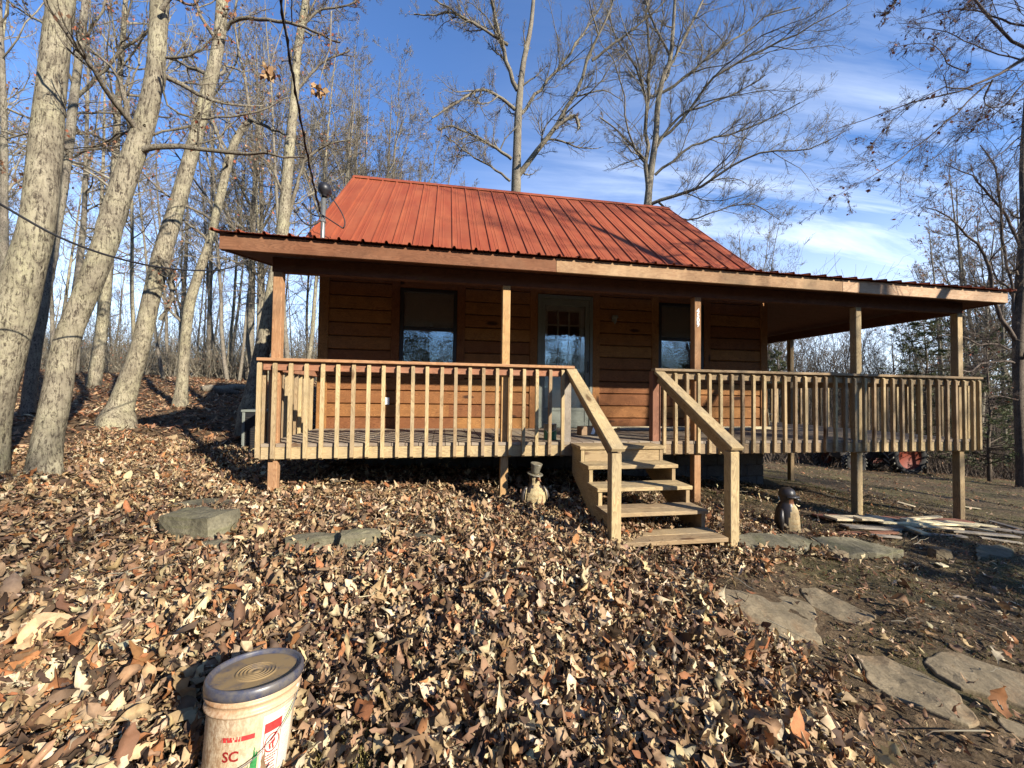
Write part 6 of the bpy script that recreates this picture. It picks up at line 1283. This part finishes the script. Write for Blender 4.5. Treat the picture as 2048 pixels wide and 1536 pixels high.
b = MB(); b.tube([(-.72, .58, 1.0), (-.5, .58, 1.22)], .02, 8); b.tube([(-.5+.17*math.cos(a)*.5, .58+.17*math.sin(a), 1.22+.17*math.cos(a)*.6) for a in np.linspace(0, 6.28, 17)], .013, 6); b.build('steering_wheel', M['black'], tr_o)
# bare white sticks leaning behind the rear wheel
rs = random.Random(9)
b = MB()
q0 = gpx(1880, 942)
for k in range(26):
    a = rs.uniform(0, 6.28); x, y = q0.x+rs.uniform(-.2, 1.1), q0.y+rs.uniform(-.3, .8); L_ = rs.uniform(.5, 1.3); e_ = rs.uniform(.15, 1.0); z = h1(x, y)
    b.tube([(x, y, z), (x+math.cos(a)*L_*math.cos(e_)*.5, y+math.sin(a)*L_*math.cos(e_)*.5, z+L_*math.sin(e_)*.55), (x+math.cos(a)*L_*math.cos(e_), y+math.sin(a)*L_*math.cos(e_), z+L_*math.sin(e_))], [.018, .014, .008], 5)
tag(b.build('brush_pile', M['greyboard']), 'heap of pale cut branches beside the rear wheel of the machine', kind='stuff')
p = gpx(1972, 930); sp_ = [p, atD(1978, 905, 9.6), atD(1984, 876, 9.6), atD(1991, 852, 9.6)]; D0 = (p-Vector(CAMP)).dot(Vector(_F)); sp_ = [p]+[atD(u, v, D0) for u, v in ((1979, 905), (1984, 878), (1993, 851))]
b = MB(p); b.tube(sp_, [.035, .028, .022, .012], 7); tag(b.build('sapling', M['paleboard'], smooth=True), 'thin whitish bare sapling between the porch corner and the boat', 'tree')
# boat with an outboard cover at the right edge
bp = gpx(2052, 945); bo_ = empty('boat', (bp.x, bp.y, h1(bp.x, bp.y)), 'white boat with a black cover standing at the far right edge', 'boat'); Db = (bp-Vector(CAMP)).dot(Vector(_F)); kx = Db/FPX
fx = Vector((_R[0], _R[1], 0)); fy_ = Vector((_F[0], _F[1], 0)).normalized()
def bl(px_, dpx, z_): return tuple(fx*(px_*kx)+fy_*dpx+Vector((0, 0, z_)))
b = MB(); secs = []
for k, (dy_, sc_) in enumerate([(0, 1.0), (1.0, 1.0), (2.4, .95), (3.3, .6), (3.9, .12)]):
    secs.append([(-38, .60), (-36, .52), (-14, .16), (10, .10), (34, .16), (56, .52), (58, .60)])
    b.v += [bl(10+(u-10)*sc_, dy_, .30+z_*1.0+.05*k*0+(.1*(k > 2))) for u, z_ in secs[-1]]
m7 = 7
for k in range(4):
    for i in range(6): q = k*m7+i; b.face([q, q+1, q+m7+1, q+m7], [(0, 0)]*4)
b.face(list(range(7)), [(0, 0)]*7); b.build('hull', M['boatwhite'], bo_)
b = MB(); b.hexa([bl(-42, -.03, .90), bl(62, -.03, .90), bl(62, 3.0, .90), bl(-42, 3.0, .90), bl(-42, -.03, .95), bl(62, -.03, .95), bl(62, 3.0, .95), bl(-42, 3.0, .95)]); b.build('gunwale', M['white'], bo_, bevel=.015)
b = MB(); pr3 = [(-42, .955), (-46, 1.15), (-44, 1.45), (-30, 1.66), (0, 1.72), (40, 1.70), (58, 1.5), (62, .955)]
for dy_, s_ in ((-.02, .94), (.15, 1.0), (2.2, 1.0), (2.6, .8)): b.v += [bl(8+(u-8)*s_, dy_, .955+(z_-.955)*s_) for u, z_ in pr3]
for k in range(3):
    for i in range(7): q = k*8+i; b.face([q, q+8, q+9, q+1], [(0, 0)]*4)
b.face(list(range(8))[::-1], [(0, 0)]*8); b.face([24+i for i in range(8)], [(0, 0)]*8); b.build('cover', M['boatblack'], bo_, smooth=False)
for s_ in (0, 6): b = MB(); b.tube([bl(-27+s_, -.05, 1.60-s_*.012), bl(-8+s_, -.05, 1.42-s_*.012), bl(20+s_, -.05, 1.28-s_*.012)], .012, 6); b.build('cover_strap', M['grey_metal'], bo_)
b = MB(); b.box(-.05, .05, -.02, .08, .0, .34); b.v = [tuple(Vector(q)+fx*(-4*kx)) for q in b.v]; b.build('stand', M['grey_metal'], bo_)
b = MB(); b.v = []; b.lathe([(0, -.06), (.20, -.08), (.24, -.05), (.24, .05), (.20, .08), (0, .06)], 18, tuple(fx*(-34*kx)+Vector((0, .3, .22))), mtx=Matrix.Rotation(R(90), 3, 'X')); b.build('trailer_wheel', M['tire'], bo_, smooth=True)
# little withered leaf clusters hanging near the mast
for (u, v, s_, lb) in [(541, 138, 11, 'larger brown leaf clump caught in the twigs above the porch corner'), (636, 180, 9, 'smaller brown leaf clump hanging beside the power cable')]:
    c0 = atD(u, v, 4.4); r = np.random.default_rng(u); P = np.array(c0)+r.normal(0, s_/FPX*4.4*.45, (14, 1, 3)); P = np.repeat(P, 3, 1); v_, f_, cc = leafquads(r, P, 46, .075, [(.32, .19, .09), (.22, .12, .06), (.42, .28, .14)]); root = empty('leaf_clump', c0, lb, 'leaf clump')
    npmesh('leaves', v_-np.array(c0), f_, M['leaf'], root, col=cc); b = MB(); b.tube([(0, 0, 0), (.03, .01, .2), (.1, .05, .55), (.06, .2, 1.1)], [.004, .004, .006, .008], 5); b.build('twig', M['twig'], root)

# fallen twigs over the litter and the path
r = np.random.default_rng(77); n_ = 420; P = np.c_[r.uniform(-3, 8.5, n_), r.uniform(-3.9, 2.0, n_)]; P = P[(P[:, 1] < 1.7) & ~((P[:, 0] > 2.9) & (P[:, 0] < 4.6) & (P[:, 1] > -1.6))]; n_ = len(P); a = r.uniform(0, 6.28, n_); L = r.uniform(.05, .32, n_); K = 5
B = np.empty((n_, K, 3)); d = np.c_[np.cos(a), np.sin(a)]; xy = P.copy()
for k in range(K): B[:, k, :2] = xy; B[:, k, 2] = H(xy[:, 0], xy[:, 1])+.05+r.uniform(0, .02, n_); d = d+r.normal(0, .18, d.shape); xy = xy+d*(L/(K-1))[:, None]
R0 = r.uniform(.0016, .0045, (n_, 1))*np.linspace(1, .5, K)[None]; V, q = tubes(B, R0, 5); tag(npmesh('fallen_twigs', V, q, M['twig'], smooth=True), 'thin fallen twigs scattered over the leaf litter', kind='stuff')
